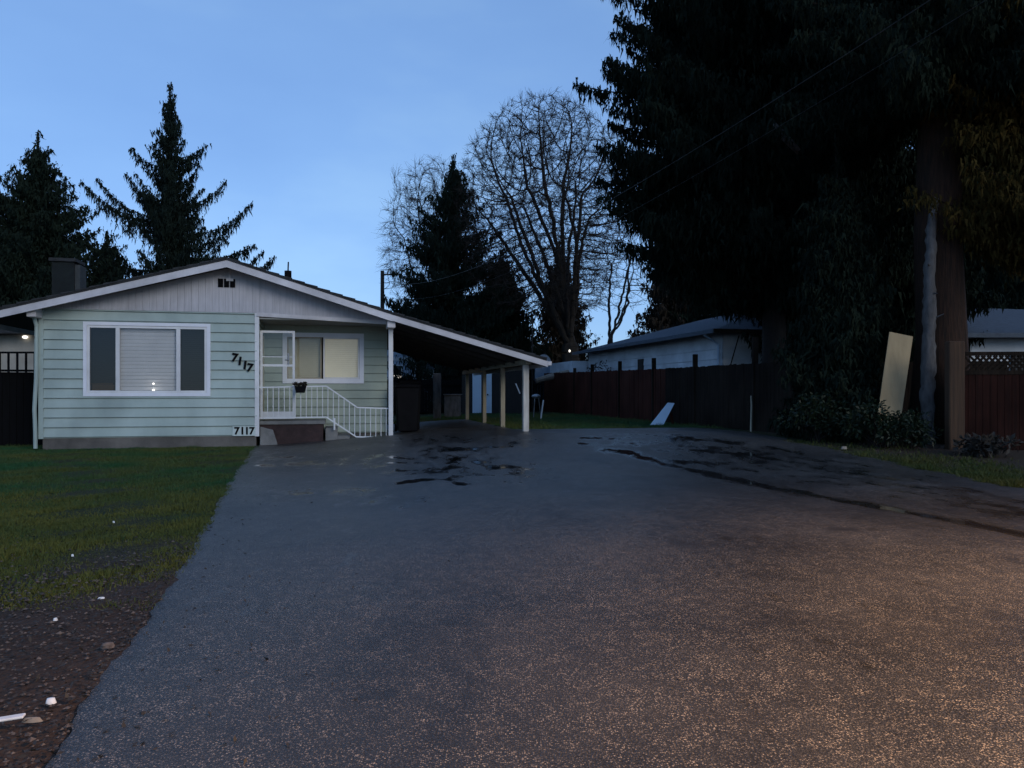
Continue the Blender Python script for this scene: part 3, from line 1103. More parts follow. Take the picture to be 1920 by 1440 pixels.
num = None
for ch, x, y in zip('7117', (440, 450, 459.5, 468.5), (671, 677.5, 685, 690)):
    num = text_part(ch, .265, face_front(x, y, -.055, R(-8), 1.0), M['black'], house, 'house_number', .010, .012)
plate = MB()
a, c = hu(436, -.04), hu(479, -.04)
plate.box(a, c, -.052, -.034, hz(817, 4.4, 0), hz(799, 4.4, 0), H)
plate = plate.build('number_plate', M['white_mint'], house)
for ch, x in zip('7117', (444, 454.5, 463, 472)):
    text_part(ch, .24, face_front(x, 808.5, -.058, 0, 1.0), M['black'], plate, 'numeral', .005, .009)

# --- chimney and roof pipe
cu0, cu1, cv = hu(97, 4.2), hu(139, 4.2), 4.2
ch = MB()
ct = hz(489, 1.0, 4.2)
ch.box(cu0, cu1, cv, cv + .7, 3.1, ct - .09, H)
ch = ch.build('chimney', M['chimney'], house)
b = MB()
b.box(cu1 + .002, hu(149, 4.2), cv + .05, cv + .6, 3.1, ct - .16, H)
b.build('side_panel', M['chim_side'], ch)
b = MB()
b.box(cu0 - .06, cu1 + .06, cv - .06, cv + .76, ct - .088, ct, H)
b.build('cap', M['shingle'], ch)
b = MB()
qu = hu(540, 3.0)
b.tube([H(qu, 3, rz(qu) - .05), H(qu, 3, hz(522, qu, 3))], .062, 10)
b.tube([H(qu, 3, hz(521.5, qu, 3)), H(qu, 3, hz(508, qu, 3))], .098, 12)
b.tube([H(qu, 3, hz(509, qu, 3)), H(qu + .01, 3, hz(491, qu, 3))], .02, 6)
b.build('roof_vent_pipe', M['black'], house)

# --- carport posts and beam
BU = 11.29
posts = [(BU, .0, .15, M['post']), (BU, 2.8, .13, M['post_tan']), (BU, 5.62, .12, M['post_tan']), (BU, 9.0, .12, M['post_tan'])]
for (pu_, pv, w, m_) in posts:
    b = MB()
    p = H(pu_, pv, 0)
    zt_ = rz(BU) - .205
    b.box(pu_ - w / 2, pu_ + w / 2, pv - w / 2, pv + w / 2, gz(p.x, p.y) - .05, zt_, H)
    po = b.build('carport_post', m_, house, bevel=.008)
b = MB()
b.box(BU - .075, BU + .075, -.32, 6.0, rz(BU) - .203, rz(BU) - .078, H)
b.build('carport_beam', M['post_tan'], house)
b = MB()
b.box(BU - .075, BU + .075, 6.0, 9.6, rz(BU) - .235, rz(BU) - .078, H)
b.build('carport_beam', M['raw_wood'], house)['label'] = 'bare orange timber length of the carport beam'

# planter hanging on the railing
plu = hu(563.5, rv)
pl = empty('hanging_planter', H(plu, -.06, hz(737, plu, 0)), 'small black planter box with dead sprigs hooked on the porch railing', 'planter')
b = MB()
b.hexa([H(plu - .10, -.10, hz(736.5, plu, 0)), H(plu + .10, -.10, hz(736.5, plu, 0)), H(plu + .10, .0, hz(736.5, plu, 0)), H(plu - .10, .0, hz(736.5, plu, 0)),
        H(plu - .14, -.13, hz(724, plu, 0)), H(plu + .14, -.13, hz(724, plu, 0)), H(plu + .14, .0, hz(724, plu, 0)), H(plu - .14, .0, hz(724, plu, 0))])
b.build('box', M['black'], pl, bevel=.006)
T_ = []
for _ in range(60):
    p = np.array(H(plu + random.uniform(-.13, .13), -.065 + random.uniform(-.05, .05), hz(725, plu, 0)))
    q = p + np.array([random.gauss(0, .05), random.gauss(0, .05), random.uniform(.04, .12)])
    s_ = np.array([random.uniform(-.03, .03), random.uniform(-.03, .03), .01])
    T_.append([p, q + s_, q - s_])
tri_mesh('sprigs', np.array(T_), M['brush'], pl)


# wheelie bins under the carport
def wheelie_bin(u, v, w, h, label):
    p = H(u, v, 0)
    z0 = gz(p.x, p.y) + .02
    t = empty('wheelie_bin', (p.x, p.y, z0), label, 'bin', 'wheeled bins in the carport')
    b = MB()
    k = .84
    b.hexa([H(u - w / 2 * k, v - w / 2 * k, z0 + .03), H(u + w / 2 * k, v - w / 2 * k, z0 + .03), H(u + w / 2 * k, v + w / 2 * k, z0 + .03), H(u - w / 2 * k, v + w / 2 * k, z0 + .03),
            H(u - w / 2, v - w / 2, z0 + h * .9), H(u + w / 2, v - w / 2, z0 + h * .9), H(u + w / 2, v + w / 2, z0 + h * .9), H(u - w / 2, v + w / 2, z0 + h * .9)])
    b.build('body', M['black'], t, bevel=.02)
    b = MB()
    b.hexa([H(u - w / 2 - .03, v - w / 2 - .04, z0 + h * .905), H(u + w / 2 + .03, v - w / 2 - .04, z0 + h * .905), H(u + w / 2 + .03, v + w / 2 + .05, z0 + h * .905), H(u - w / 2 - .03, v + w / 2 + .05, z0 + h * .905),
            H(u - w / 2 + .02, v - w / 2 + .02, z0 + h * .96), H(u + w / 2 - .02, v - w / 2 + .02, z0 + h * .96), H(u + w / 2 - .02, v + w / 2, z0 + h), H(u - w / 2 + .02, v + w / 2, z0 + h)])
    b.build('lid', M['black'], t, bevel=.012)
    for s in (-1, 1):
        b = MB()
        b.tube([H(u + s * w * .40, v + w * .42, z0 + .10), H(u + s * w * .50, v + w * .42, z0 + .10)], .10, 14)
        b.build('wheel', M['black'], t)
    b = MB()
    b.tube([H(u - w * .35, v + w / 2 + .08, z0 + h * .87), H(u + w * .35, v + w / 2 + .08, z0 + h * .87)], .016, 6)
    b.build('handle', M['black'], t)
    return t


wheelie_bin(hu(763, 1.0), 1.0, .60, 1.30, 'black wheeled bin standing behind the porch post, nearest the drive')
wheelie_bin(hu(768, 2.0), 2.05, .60, 1.42, 'taller black wheeled bin half hidden behind the nearer bin')


# ------------------------------------------------------------------ boundary fence on the right
FX, FY = 6.45, 20.5


def fp(t, off=0.0):
    """point on the boundary line, t metres away from the near corner, off = towards the drive"""
    x, y = FX - SU * t - CU * off, FY + CU * t - SU * off
    return x, y


def fence_run(parent, t0, t1, top0, top1, m, name='board_panel', off=0.0):
    b = MB()
    t = t0
    while t < t1 - .02:
        w = min(random.uniform(.13, .15), t1 - t)
        (xa, ya), (xb, yb) = fp(t + .004, off), fp(t + w - .004, off)
        f = (t - t0) / (t1 - t0)
        top = top0 + (top1 - top0) * f + random.uniform(-.018, .012)
        z = gz(xa, ya) - .03 + random.uniform(0, .05)
        j = random.uniform(-.008, .008)
        n = Vector((-CU, -SU, 0)) * (.011)
        nn = Vector((-CU, -SU, 0)) * j
        p = [Vector((xa, ya, 0)) + nn + n, Vector((xb, yb, 0)) + nn + n, Vector((xb, yb, 0)) + nn - n, Vector((xa, ya, 0)) + nn - n]
        b.hexa([Vector((q.x, q.y, z)) for q in p] + [Vector((q.x, q.y, top)) for q in p])
        t += w
    return b.build(name, m, parent)


fx, fy = fp(0)
fence = empty('boundary_fence', (fx, fy, gz(fx, fy)), 'long weathered brown board fence with tall posts along the right of the drive', 'fence')
tops = [(-.2, 2.07), (2.8, 2.08), (5.6, 2.10), (8.4, 2.13), (11.2, 2.17), (14.0, 2.20), (17.0, 2.25), (21.0, 2.3)]
for i in range(len(tops) - 1):
    pm = M['fence_red'] if 5 < tops[i][0] < 18 else M['fence']
    o = fence_run(fence, tops[i][0], tops[i + 1][0], tops[i][1], tops[i + 1][1], pm)
    if pm is M['fence_red'] and i == 3: o['label'] = 'redder length of the board fence'
post_px = [(1418, 632), (1305, 664), (1227, 671), (1163, 677), (1111, 683), (1078, 690)]
for px, py in post_px:
    k = (px - HX) / F
    t = (FX - k * FY) / (k * CU + SU)
    x, y = fp(t, .0)
    b = MB()
    b.box(x - .07, x + .07, y + .03, y + .17, gz(x, y) - .1, CAMZ + (HY - py) / F * y)
    b.build('post', M['fence'], fence, bevel=.01)
for z in (.75, 1.75):
    b = MB()
    (x0, y0), (x1, y1) = fp(-.2, -.045), fp(21, -.045)
    b.bar((x0, y0, z), (x1, y1, z + .15), .04, .09)
    b.build('rail', M['fence'], fence)
# near run: from the tall post on towards the street, under the trees
b = MB()
near_pts = [(6.45, 20.3), (6.95, 18.9), (12.5, 19.4)]
for (xa, ya), (xb, yb) in zip(near_pts[:-1], near_pts[1:]):
    L_ = math.hypot(xb - xa, yb - ya)
    n = int(L_ / .145)
    for i in range(n):
        p0 = Vector((xa + (xb - xa) * i / n, ya + (yb - ya) * i / n, 0))
        p1 = Vector((xa + (xb - xa) * (i + .95) / n, ya + (yb - ya) * (i + .95) / n, 0))
        z = gz(p0.x, p0.y)
        tp_ = 2.06 + random.uniform(-.015, .015)
        d = (p1 - p0).normalized()
        s = Vector((d.y, -d.x, 0)) * .011
        b.hexa([p0 - s + Vector((0, 0, z)), p1 - s + Vector((0, 0, z)), p1 + s + Vector((0, 0, z)), p0 + s + Vector((0, 0, z)),
                p0 - s + Vector((0, 0, tp_)), p1 - s + Vector((0, 0, tp_)), p1 + s + Vector((0, 0, tp_)), p0 + s + Vector((0, 0, tp_))])
b.build('board_panel', M['fence'], fence)
# thin stake against it
x, y = on_ground(1408, 809)
st = MB()
st.tube([(x, y, gz(x, y)), (x + .03, y + .05, .95), (x + .02, y + .06, CAMZ + (HY - 742) / F * y)], [.026, .024, .018], 6)
tag(st.build('garden_stake', M['post_tan']), 'thin pale stake upright against the fence below its tallest post', 'stake')

# ------------------------------------------------------------------ lattice fence at far right
pY = 15.6
px_ = (1790 - HX) / F * pY
lf = empty('lattice_fence', (px_, pY, gz(px_, pY)), 'reddish board fence with lattice top at the far right edge', 'fence')
b = MB()
x0, x1 = px_ + .19, px_ + 4.4


def LT(a, d, z):
    s = (a - x0)
    return (a, pY + .12 - .10 * s + d, z)


a = x0
while a < x1:
    b.box(a + .004, a + .136, -.012, .012, gz(a, pY) - .02, 1.66 + random.uniform(-.004, .004), LT)
    a += .14
b.build('board_panel', M['fence_maroon'], lf)
for (z0, z1) in ((1.655, 1.74), (2.04, 2.12)):
    b = MB()
    b.box(x0, x1, -.03, .03, z0, z1, LT)
    b.build('rail', M['fence'], lf)
b = MB()
z0, z1 = 1.742, 2.038
st_ = .115
for sgn, dd in ((1, -.008), (-1, .008)):
    a = x0 - .4
    while a < x1:
        xa, xb = (a, a + (z1 - z0)) if sgn > 0 else (a + (z1 - z0), a)
        f0 = 0
        if min(xa, xb) > x0 - .02 and max(xa, xb) < x1 + .02:
            b.bar(LT(xa, dd, z0), LT(xb, dd, z1), .012, .042)
        a += st_
b.build('lattice', M['fence'], lf)
b = MB()
b.box(px_ - .16, px_ + .16, pY - .10, pY + .10, gz(px_, pY) - .1, CAMZ + (HY - 640) / F * pY)
b.build('post', M['fence_post'], lf, bevel=.02)

# ------------------------------------------------------------------ left fence and neighbour at far left
lfz = empty('dark_fence', (-12.6, 18.6, 0), 'dark close-boarded fence between the house corner and the left edge', 'fence')
b = MB()
x = -17.5
while x < -10.95:
    y = 18.6 + (x + 12.6) * .23
    b.hexa([(x, y, -.05), (x + .142, y + .03, -.05), (x + .142, y + .055, -.05), (x, y + .025, -.05),
            (x, y, 1.78), (x + .142, y + .03, 1.78), (x + .142, y + .055, 1.78), (x, y + .025, 1.78)])
    x += .147
b.build('board_panel', M['fence_dark'], lfz)
b = MB()
b.bar((-17.5, 17.42, 1.82), (-10.95, 18.93, 1.82), .09, .05)
b.build('rail', M['fence_dark'], lfz)
nh = empty('side_neighbour_house', (-20, 27, 0), 'cream house glimpsed under the left eave with a lit porch lamp', 'house')
b = MB()
b.box(-30, -14.9, 27, 37, -.1, 3.35)
b.build('wall', M['cream_wall'], nh)
b = MB()
b.hexa([(-31, 26.2, 3.3), (-14.2, 26.2, 3.3), (-14.2, 38, 3.3), (-31, 38, 3.3), (-31, 26.2, 3.45), (-14.2, 26.2, 3.45), (-18.5, 32, 4.6), (-27, 32, 4.6)])
b.build('roof', M['shingle'], nh)
lp = at(47, 632, 26.9)
b = MB()
b.ball(lp, .10, .08, .06)
b.build('porch_lamp', M['bulb_soft'], nh)
b = MB()
zt_ = CAMZ + (HY - 661) / F * 24.5
b.bar((-21, 24.5, zt_), (-14.2, 24.5, zt_), .06, .06)
b = b.build('railing', M['black'], nh)
for i in range(24):
    c = MB()
    x = -20.8 + i * .28
    c.bar((x, 24.5, 1.3), (x, 24.5, zt_ - .03), .05, .05, (0, 1, 0))
    c.build('baluster', M['black'], b)
c = MB()
c.box(-21, -14.2, 24.45, 26.95, .9, 1.3)
c.build('deck', M['shed_dark'], nh)

# ------------------------------------------------------------------ blue house behind the carport
bY = 46.0
bh = empty('blue_house', (-7, bY, .2), 'light blue gabled house with white trim seen beneath the carport roof', 'house')
xr = (780 - HX) / F * bY
zc_ = lambda py, Y=bY: CAMZ + (HY - py) / F * Y
b = MB()
ap = xr - 3.6
p = [(xr - 7.2, .2), (xr, .2), (xr, zc_(666)), (ap, zc_(616)), (xr - 7.2, zc_(666))]
b.add([(x, bY, z) for x, z in p] + [(x, bY + 8, z) for x, z in p], [tuple(range(5)), tuple(range(9, 4, -1))] + [(i, (i + 1) % 5, (i + 1) % 5 + 5, i + 5) for i in range(5)])
b.build('wall', M['blue_house'], bh)
for s in (-1, 1):
    b = MB()
    xe = xr + .35 if s > 0 else xr - 7.55
    b.hexa([(ap, bY - .5, zc_(616) + .02), (xe, bY - .5, zc_(669)), (xe, bY + 8.5, zc_(669)), (ap, bY + 8.5, zc_(616) + .02),
            (ap, bY - .5, zc_(611)), (xe, bY - .5, zc_(664)), (xe, bY + 8.5, zc_(664)), (ap, bY + 8.5, zc_(611))])
    b.build('roof', M['blue_roof'], bh)
b = MB()
b.box(xr - .24, xr + .02, bY - .05, bY, .2, zc_(668))
b.build('corner_trim', M['pale_wall'], bh)
b = MB()
b.bar((xr - 7, bY - .04, zc_(673)), (xr - .26, bY - .04, zc_(673)), .08, .20)
b.build('trim_board', M['pale_wall'], bh)
b = MB()
w0, w1 = (737 - HX) / F * bY, (754 - HX) / F * bY
b.box(w0 - .1, w1 + .05, bY - .06, bY, zc_(711), zc_(684))
wn = b.build('window', M['pale_wall'], bh)
b = MB()
b.box(w0, w1 - .04, bY - .075, bY - .061, zc_(703), zc_(686))
b.build('pane', M['room'], wn)
b = MB()
b.box(w0, w1 - .04, bY - .078, bY - .062, zc_(709), zc_(703.5))
b.build('lit_pane', M['win_glow'], wn)

# hedge and white hut right of it
hut = empty('white_hut', (-5.0, 44, .2), 'small white hut in the back yard beside the blue house', 'hut')
hx0, hx1 = (792 - HX) / F * 44, (814 - HX) / F * 44
b = MB()
b.box(hx0, hx1, 44, 46, .2, zc_(693, 44))
b.build('wall', M['pale_wall'], hut)
b = MB()
xm = (hx0 + hx1) / 2
b.add([(hx0 - .12, 43.8, zc_(693, 44)), (hx1 + .12, 43.8, zc_(693, 44)), (xm, 43.8, zc_(681, 44)), (hx0 - .12, 46.2, zc_(693, 44)), (hx1 + .12, 46.2, zc_(693, 44)), (xm, 46.2, zc_(681, 44))],
      [(0, 1, 2), (3, 5, 4), (0, 3, 4, 1), (1, 4, 5, 2), (2, 5, 3, 0)])
b.build('roof', M['blue_roof'], hut)

# back-yard fence, shed
bf = empty('back_fence', (-4, 41, .25), 'low dark fence across the back of the yard behind the carport', 'fence')
b = MB()
x = -12.0
while x < 2.0:
    b.box(x, x + .142, 41, 41.025, .2, 1.95 + random.uniform(-.02, .02))
    x += .147
b.build('board_panel', M['fence_dark'], bf)
b = MB()
b.bar((-12, 40.95, 1.7), (2, 40.95, 1.7), .05, .09)
b.build('rail', M['fence_dark'], bf)
sh = empty('garden_shed', (-2.2, 36, .27), 'dark garden shed with pale blue double doors behind the carport posts', 'shed')
sY = 36.0
sx = lambda px: (px - HX) / F * sY
b = MB()
b.box(sx(866), sx(985), sY, sY + 3, .2, zc_(676, sY))
b.build('wall', M['shed_dark'], sh)
b = MB()
b.hexa([(sx(858), sY - .3, zc_(678, sY)), (sx(993), sY - .3, zc_(676, sY)), (sx(993), sY + 3.3, zc_(668, sY)), (sx(858), sY + 3.3, zc_(668, sY)),
        (sx(858), sY - .3, zc_(674, sY)), (sx(993), sY - .3, zc_(672, sY)), (sx(993), sY + 3.3, zc_(664, sY)), (sx(858), sY + 3.3, zc_(664, sY))])
b.build('roof', M['shingle'], sh)
for x0_, x1_ in ((886, 902.5), (904.5, 922)):
    b = MB()
    b.box(sx(x0_), sx(x1_), sY - .05, sY - .005, .32, zc_(697, sY))
    d = b.build('door', M['shed_white'], sh)
b = MB()
b.tube([(sx(914.5), sY - .13, 1.18), (sx(914.5), sY - .05, 1.18)], .035, 8)
b.build('handle', M['black'], d)

# tarp-covered trailer beyond, pale log, other yard pieces
tr = empty('covered_trailer', (1.8, 45, .27), 'rounded blue-grey tarp over a trailer beyond the end of the fence', 'trailer')
b = MB()
x0_, x1_ = (1003 - HX) / F * 45, (1036 - HX) / F * 45
n = 10
for k in range(n):
    q0, q1 = math.pi * k / n, math.pi * (k + 1) / n
    xm, rw = (x0_ + x1_) / 2, (x1_ - x0_) / 2
    zb_, hh = 2.2, zc_(664, 45) - 2.2
    pts_ = []
    for q in (q0, q1):
        pts_.append((xm - rw * math.cos(q), zb_ + hh * min(1, math.sin(q) ** .6)))
    for Y0_, Y1_ in ((45, 48.5),):
        b.add([(pts_[0][0], Y0_, pts_[0][1]), (pts_[1][0], Y0_, pts_[1][1]), (pts_[1][0], Y1_, pts_[1][1]), (pts_[0][0], Y1_, pts_[0][1]),
               (pts_[0][0], Y0_, .9), (pts_[1][0], Y0_, .9), (pts_[0][0], Y1_, .9), (pts_[1][0], Y1_, .9)],
              [(0, 1, 2, 3), (4, 5, 1, 0), (6, 3, 2, 7)])
b.box(x0_, x0_ + .02, 45.01, 48.49, .9, 2.2)
b.box(x1_ - .02, x1_, 45.01, 48.49, .9, 2.2)
b.build('tarp', M['tarp'], tr)
for s in (x0_ + .1, x1_ - .22):
    b = MB()
    b.tube([(s, 46.6, .60), (s + .14, 46.6, .60)], .34, 14)
    b.build('wheel', M['black'], tr)
lg = MB()
lg.tube([at(1005, 714, 39.0), at(1030, 707, 39.2), at(1066, 699, 39.5)], [.13, .16, .17], 8)
tag(lg.build('pole_log', M['log']), 'pale bare pole lying along the top of the far end of the fence', 'log')
tk = MB()
x, y = at(820, 772, 31).x, 31
tk.box(x - .17, x + .13, y, y + .25, .22, zc_(700, 31))
tag(tk.build('grey_post', M['bark_grey'], bevel=.02), 'weathered grey stump post in the yard seen under the carport', 'post')
cb = MB()
x0_, x1_ = at(833, 770, 32).x, at(863, 770, 32).x
cb.box(x0_, x1_, 32, 32.6, .22, zc_(741, 32))
cb.box(x0_ - .04, x1_ + .04, 31.95, 32.65, zc_(741, 32) + .002, zc_(739, 32))
tag(cb.build('yard_chest', M['bark_grey'], bevel=.01), 'low grey storage chest beside the stump post in the yard', 'chest')
yY = 29.0
s1 = MB()
s1.tube([at(975, 738, yY), at(967, 719, yY)], .025, 6)
tag(s1.build('leaning_stick', M['white']), 'short pale stick leaning left of the front carport post', 'stick')
s2 = MB()
s2.tube([(at(1014, 770, yY).x, yY, .26), at(1019, 750, yY)], .03, 6)
tag(s2.build('leaning_stick', M['white']), 'short pale stick standing in the grass right of the front carport post', 'stick')
stl = empty('garden_stool', (at(1005, 770, 30).x, 30, .26), 'small round grey stool on the grass before the fence', 'stool')
b = MB()
c = at(1005, 743, 30)
b.ball(c, .17, .17, .09)
b.build('seat', M['metal_grey'], stl, smooth=True)
for q in range(3):
    b = MB()
    b.tube([(c.x + .1 * math.cos(q * 2.1), 30 + .1 * math.sin(q * 2.1), c.z - .05), (c.x + .2 * math.cos(q * 2.1), 30 + .2 * math.sin(q * 2.1), .25)], .014, 6)
    b.build('leg', M['metal_grey'], stl)
# white panel leaning near the fence
x, y = on_ground(1232, 798)
wp = MB()
z = gz(x, y)
A_, B_, C_, D_ = at(1218, 797.5, y), at(1243, 798, y - .05), at(1264, 757, y + .75), at(1251, 756, y + .8)
A_.z = z + .005
B_.z = z + .005
n = Vector((.01, -.025, .02))
wp.hexa([A_, B_, C_, D_, A_ + n, B_ + n, C_ + n, D_ + n])
tag(wp.build('loose_white_board', M['shed_white']), 'narrow white panel lying tilted against the fence at the end of the drive', 'panel')
bl = MB()
bl.bar(at(1251, 757, y + .78) + Vector((.05, .06, -.02)), Vector((at(1262, 790, y + .95).x, y + .95, gz(1, 22))), .06, .06)
tag(bl.build('timber_prop', M['fence_red']), 'stub of red-brown timber propping up the narrow white panel', 'timber')

# plywood sheet
pw = MB()
Yp = 16.3
A_, B_, C_, D_ = at(1684, 800, Yp), at(1700 - 12, 800, Yp), at(1712, 631, Yp + .42), at(1668, 622, Yp + .42)
A_ = at(1638, 828, Yp)
B_ = at(1682, 828, Yp)
A_.z = B_.z = gz(A_.x, A_.y) + .01
n = Vector((.0, .018, .004))
pw.hexa([A_, B_, C_, D_, A_ + n, B_ + n, C_ + n, D_ + n])
tag(pw.build('plywood_sheet', M['ply']), 'tall tan plywood sheet leaning under the dark conifers', 'plywood')

# ------------------------------------------------------------------ neighbour house beyond the fence, right
nb = empty('pale_neighbour_house', (7.26, 26.5, .27), 'pale neighbour house with blue-grey hip roof beyond the brown fence', 'house')
NX, NY = 7.35, 26.8


def NT(a, d, z):
    """a = to the right along the street side, d = back along the yard side"""
    return Vector((NX + CU * a - SU * d, NY + SU * a + CU * d, z))


EH = 3.42
NL = 14.5


def nboards(z0, z1, a0, a1, d0, d1, m, skip=None):
    b = MB()
    b.box(a0, a1, d0, d1, z0, z1, NT)
    return b


lap = MB()
n = 9
for i in range(n):
    za, zb2 = .3 + i * .36, min(.3 + (i + 1) * .36, EH)
    # side facing the drive (a = 0), boards leaning out at their foot
    lap.quad(NT(-.035, 0, za), NT(-.035, NL, za), NT(-.004, NL, zb2), NT(-.004, 0, zb2))
    lap.quad(NT(.0, 0, za), NT(.0, NL, za), NT(-.035, NL, za), NT(-.035, 0, za))
    lap.quad(NT(0, -.035, za), NT(9, -.035, za), NT(9, -.004, zb2), NT(0, -.004, zb2))
    lap.quad(NT(0, .0, za), NT(9, .0, za), NT(9, -.035, za), NT(0, -.035, za))
lap.build('wall', M['pale_wall'], nb)
b = MB()
b.box(.02, 9, .02, NL, .1, EH, NT)
b.build('wall', M['pale_wall'], nb)
o_ = .65
rh = 1.45
b = MB()
b.add([NT(-o_, -o_, EH), NT(9.6, -o_, EH), NT(9.6, NL + o_, EH), NT(-o_, NL + o_, EH), NT(4.5, 4.2, EH + rh), NT(4.5, NL - 4, EH + rh)],
      [(0, 1, 4), (1, 2, 5, 4), (2, 3, 5), (3, 0, 4, 5), (0, 3, 2, 1)])
b.build('roof', M['blue_roof'], nb)
b = MB()
b.box(-o_ - .08, -o_ - .01, -o_, NL + o_, EH - .12, EH + .02, NT)
b.build('gutter', M['blue_roof'], nb)
b = MB()
b.box(-o_ - .08, 9.6, -o_ - .08, -o_ - .005, EH - .12, EH + .02, NT)
b.build('gutter', M['shed_dark'], nb)
b = MB()
b.tube([NT(-o_ - .03, .15, EH - .1), NT(-.1, .12, EH - .45), NT(-.1, .12, .4)], .045, 8)
b.build('downspout', M['blue_house'], nb)
b = MB()
b.bar(NT(.55, -.12, EH - .15), NT(.12, -.12, 1.9), .03, .03)
b.build('cable', M['black'], nb)
b = MB()
b.box(-.06, .02, 7.0, 7.6, 2.1, 2.75, NT)
w = b.build('window', M['shed_dark'], nb)
b = MB()
b.box(1.62, 1.75, -.09, -.036, .3, 2.75, NT)
b.build('door_frame', M['white'], nb)
b = MB()
b.box(1.75, 2.55, -.06, -.037, .3, 2.7, NT)
b.build('door', M['siding_shade'], nb)
b = MB()
b.box(2.55, 2.68, -.09, -.036, .3, 2.75, NT)
b.build('door_frame', M['white'], nb)
q = at(1068, 658, 41.5)
b = MB()
b.ball(q, .055, .055, .075)
b.build('wall_lamp', M['bulb_soft'], nb)
# low annex at the far end
b = MB()
b.box(-.9, 4, NL + .05, NL + 5, .2, 2.95, NT)
b.build('annex', M['pale_wall'], nb)

fr = empty('far_right_house', (16, 27, .2), 'house with plain blue-grey roof partly hidden behind the lattice fence', 'house')
b = MB()
b.box(14.9, 27, 25, 34, .1, 3.1)
b.build('wall', M['pale_wall'], fr)
b = MB()
b.hexa([(14.0, 24.2, 3.02), (28, 24.2, 3.02), (28, 35, 3.02), (14.0, 35, 3.02), (14.0, 24.2, 3.16), (28, 24.2, 3.16), (24, 29, 4.25), (15.2, 29, 4.55)])
b.build('roof', M['blue_roof'], fr)
b = MB()
b.box(16.2, 17.3, 24.93, 24.99, 1.4, 2.6)
b.build('window', M['room'], fr)

# ------------------------------------------------------------------ poles and wires
P1 = Vector(at(717, 508, 50))
up = empty('utility_pole', (P1.x, 50, .2), 'distant dark utility pole rising behind the carport roof', 'utility pole')
b = MB()
b.tube([(P1.x, 50, .1), (P1.x, 50, P1.z)], [.17, .12], 10)
b.build('pole', M['pole'], up)
b = MB()
b.bar((P1.x - .1, 49.9, P1.z - .25), (P1.x + .75, 49.9, P1.z - .25), .08, .08)
b.build('bracket', M['pole'], up)
for dx in (.35, .7):
    b = MB()
    b.tube([(P1.x + dx, 49.9, P1.z - .2), (P1.x + dx, 49.9, P1.z - .02)], [.05, .03], 8)
    b.build('insulator', M['metal_grey'], up)
for i in range(2):
    b = MB()
    b.tube([(P1.x + .35 + .35 * i, 49.9, P1.z - .25), (P1.x + .5 + .3 * i, 49.9, P1.z - .9), (P1.x + .3 + .35 * i, 49.9, P1.z - 1.1), (P1.x + .1, 49.9, P1.z - 1.2)], .018, 5)
    b.build('jumper_loop', M['wire'], up)
P2 = Vector((7.95, -1.25, 7.6))


def wire(z0, b_, c_, label, r):
    pts_ = []
    for k in range(41):
        s = 1.25 * k / 40
        pts_.append((P1.x + .08 + (4.68 - P1.x) * s, 50 - 41 * s, z0 + b_ * s + c_ * s * s))
    w = MB()
    w.tube(pts_, r, 5)
    tag(w.build('overhead_wire', M['wire']), label, 'wire', 'overhead wires')


wire(8.45, -7.43, 4.78, 'upper overhead wire slanting up to the right across the conifers', .0065)
wire(7.55, -7.0, 4.85, 'lower overhead wire leaving the distant pole towards the right', .0035)
mast = MB()
mx_, mY = at(998, 0, 40).x, 40
mast.tube([(mx_, mY, .2), (mx_, mY, zc_(607, mY))], .035, 6)
mast.tube([(mx_, mY, zc_(607.5, mY)), (mx_, mY, zc_(595, mY))], [.075, .065], 8)
tag(mast.build('service_mast', M['pole']), 'slim mast with a thicker tip standing before the bare tree', 'mast')

# street light pole on the verge behind the camera: it carries the wires and lights the drive
sl = empty('street_lamp', (P2.x, P2.y, 0), 'wooden pole with a lit lamp on an arm over the mouth of the drive', 'street lamp')
b = MB()
b.tube([(P2.x, P2.y, -.1), (P2.x, P2.y, P2.z)], [.17, .12], 10)
b.build('pole', M['pole'], sl)
LPOS = Vector((6.4, 1.0, 6.2))
b = MB()
b.tube([(P2.x, P2.y, 6.5), (7.4, -.3, 6.5), LPOS + Vector((.25, 0, .18))], .035, 8)
b.build('arm', M['metal_grey'], sl)
b = MB()
b.ball(LPOS + Vector((0, 0, .17)), .34, .17, .10)
b.build('lamp_head', M['metal_grey'], sl, smooth=True)
ld = bpy.data.lights.new('street_lamp_bulb', 'SPOT')
ld.spot_size = R(128)
ld.spot_blend = .85
ld.energy = 12500
ld.color = (1.0, .56, .24)
ld.shadow_soft_size = .12
lo = bpy.data.objects.new('bulb_light', ld)
lo.location = LPOS - Vector((sl.location)) + Vector((0, 0, -.08))
lo.parent = sl
COL.objects.link(lo)


# ------------------------------------------------------------------ vegetation generators (numpy triangle soups)
def unit(a):
    return a / np.maximum(np.linalg.norm(a, axis=-1, keepdims=True), 1e-9)


def seg_tris(P0, P1, r0, r1, n=4):
    d = unit(P1 - P0)
    ref = np.where(np.abs(d[:, 2:3]) < .9, np.array([[0, 0, 1.0]]), np.array([[1.0, 0, 0]]))
    a = unit(np.cross(d, ref))
    b = np.cross(d, a)
    T_ = []
    for k in range(n):
        q0, q1 = 2 * math.pi * k / n, 2 * math.pi * (k + 1) / n
        e0 = a * math.cos(q0) + b * math.sin(q0)
        e1 = a * math.cos(q1) + b * math.sin(q1)
        A = P0 + e0 * r0[:, None]
        B = P0 + e1 * r0[:, None]
        C_ = P1 + e1 * r1[:, None]
        D = P1 + e0 * r1[:, None]
        T_.append(np.stack([A, B, C_], 1))
        T_.append(np.stack([A, C_, D], 1))
    return np.concatenate(T_)


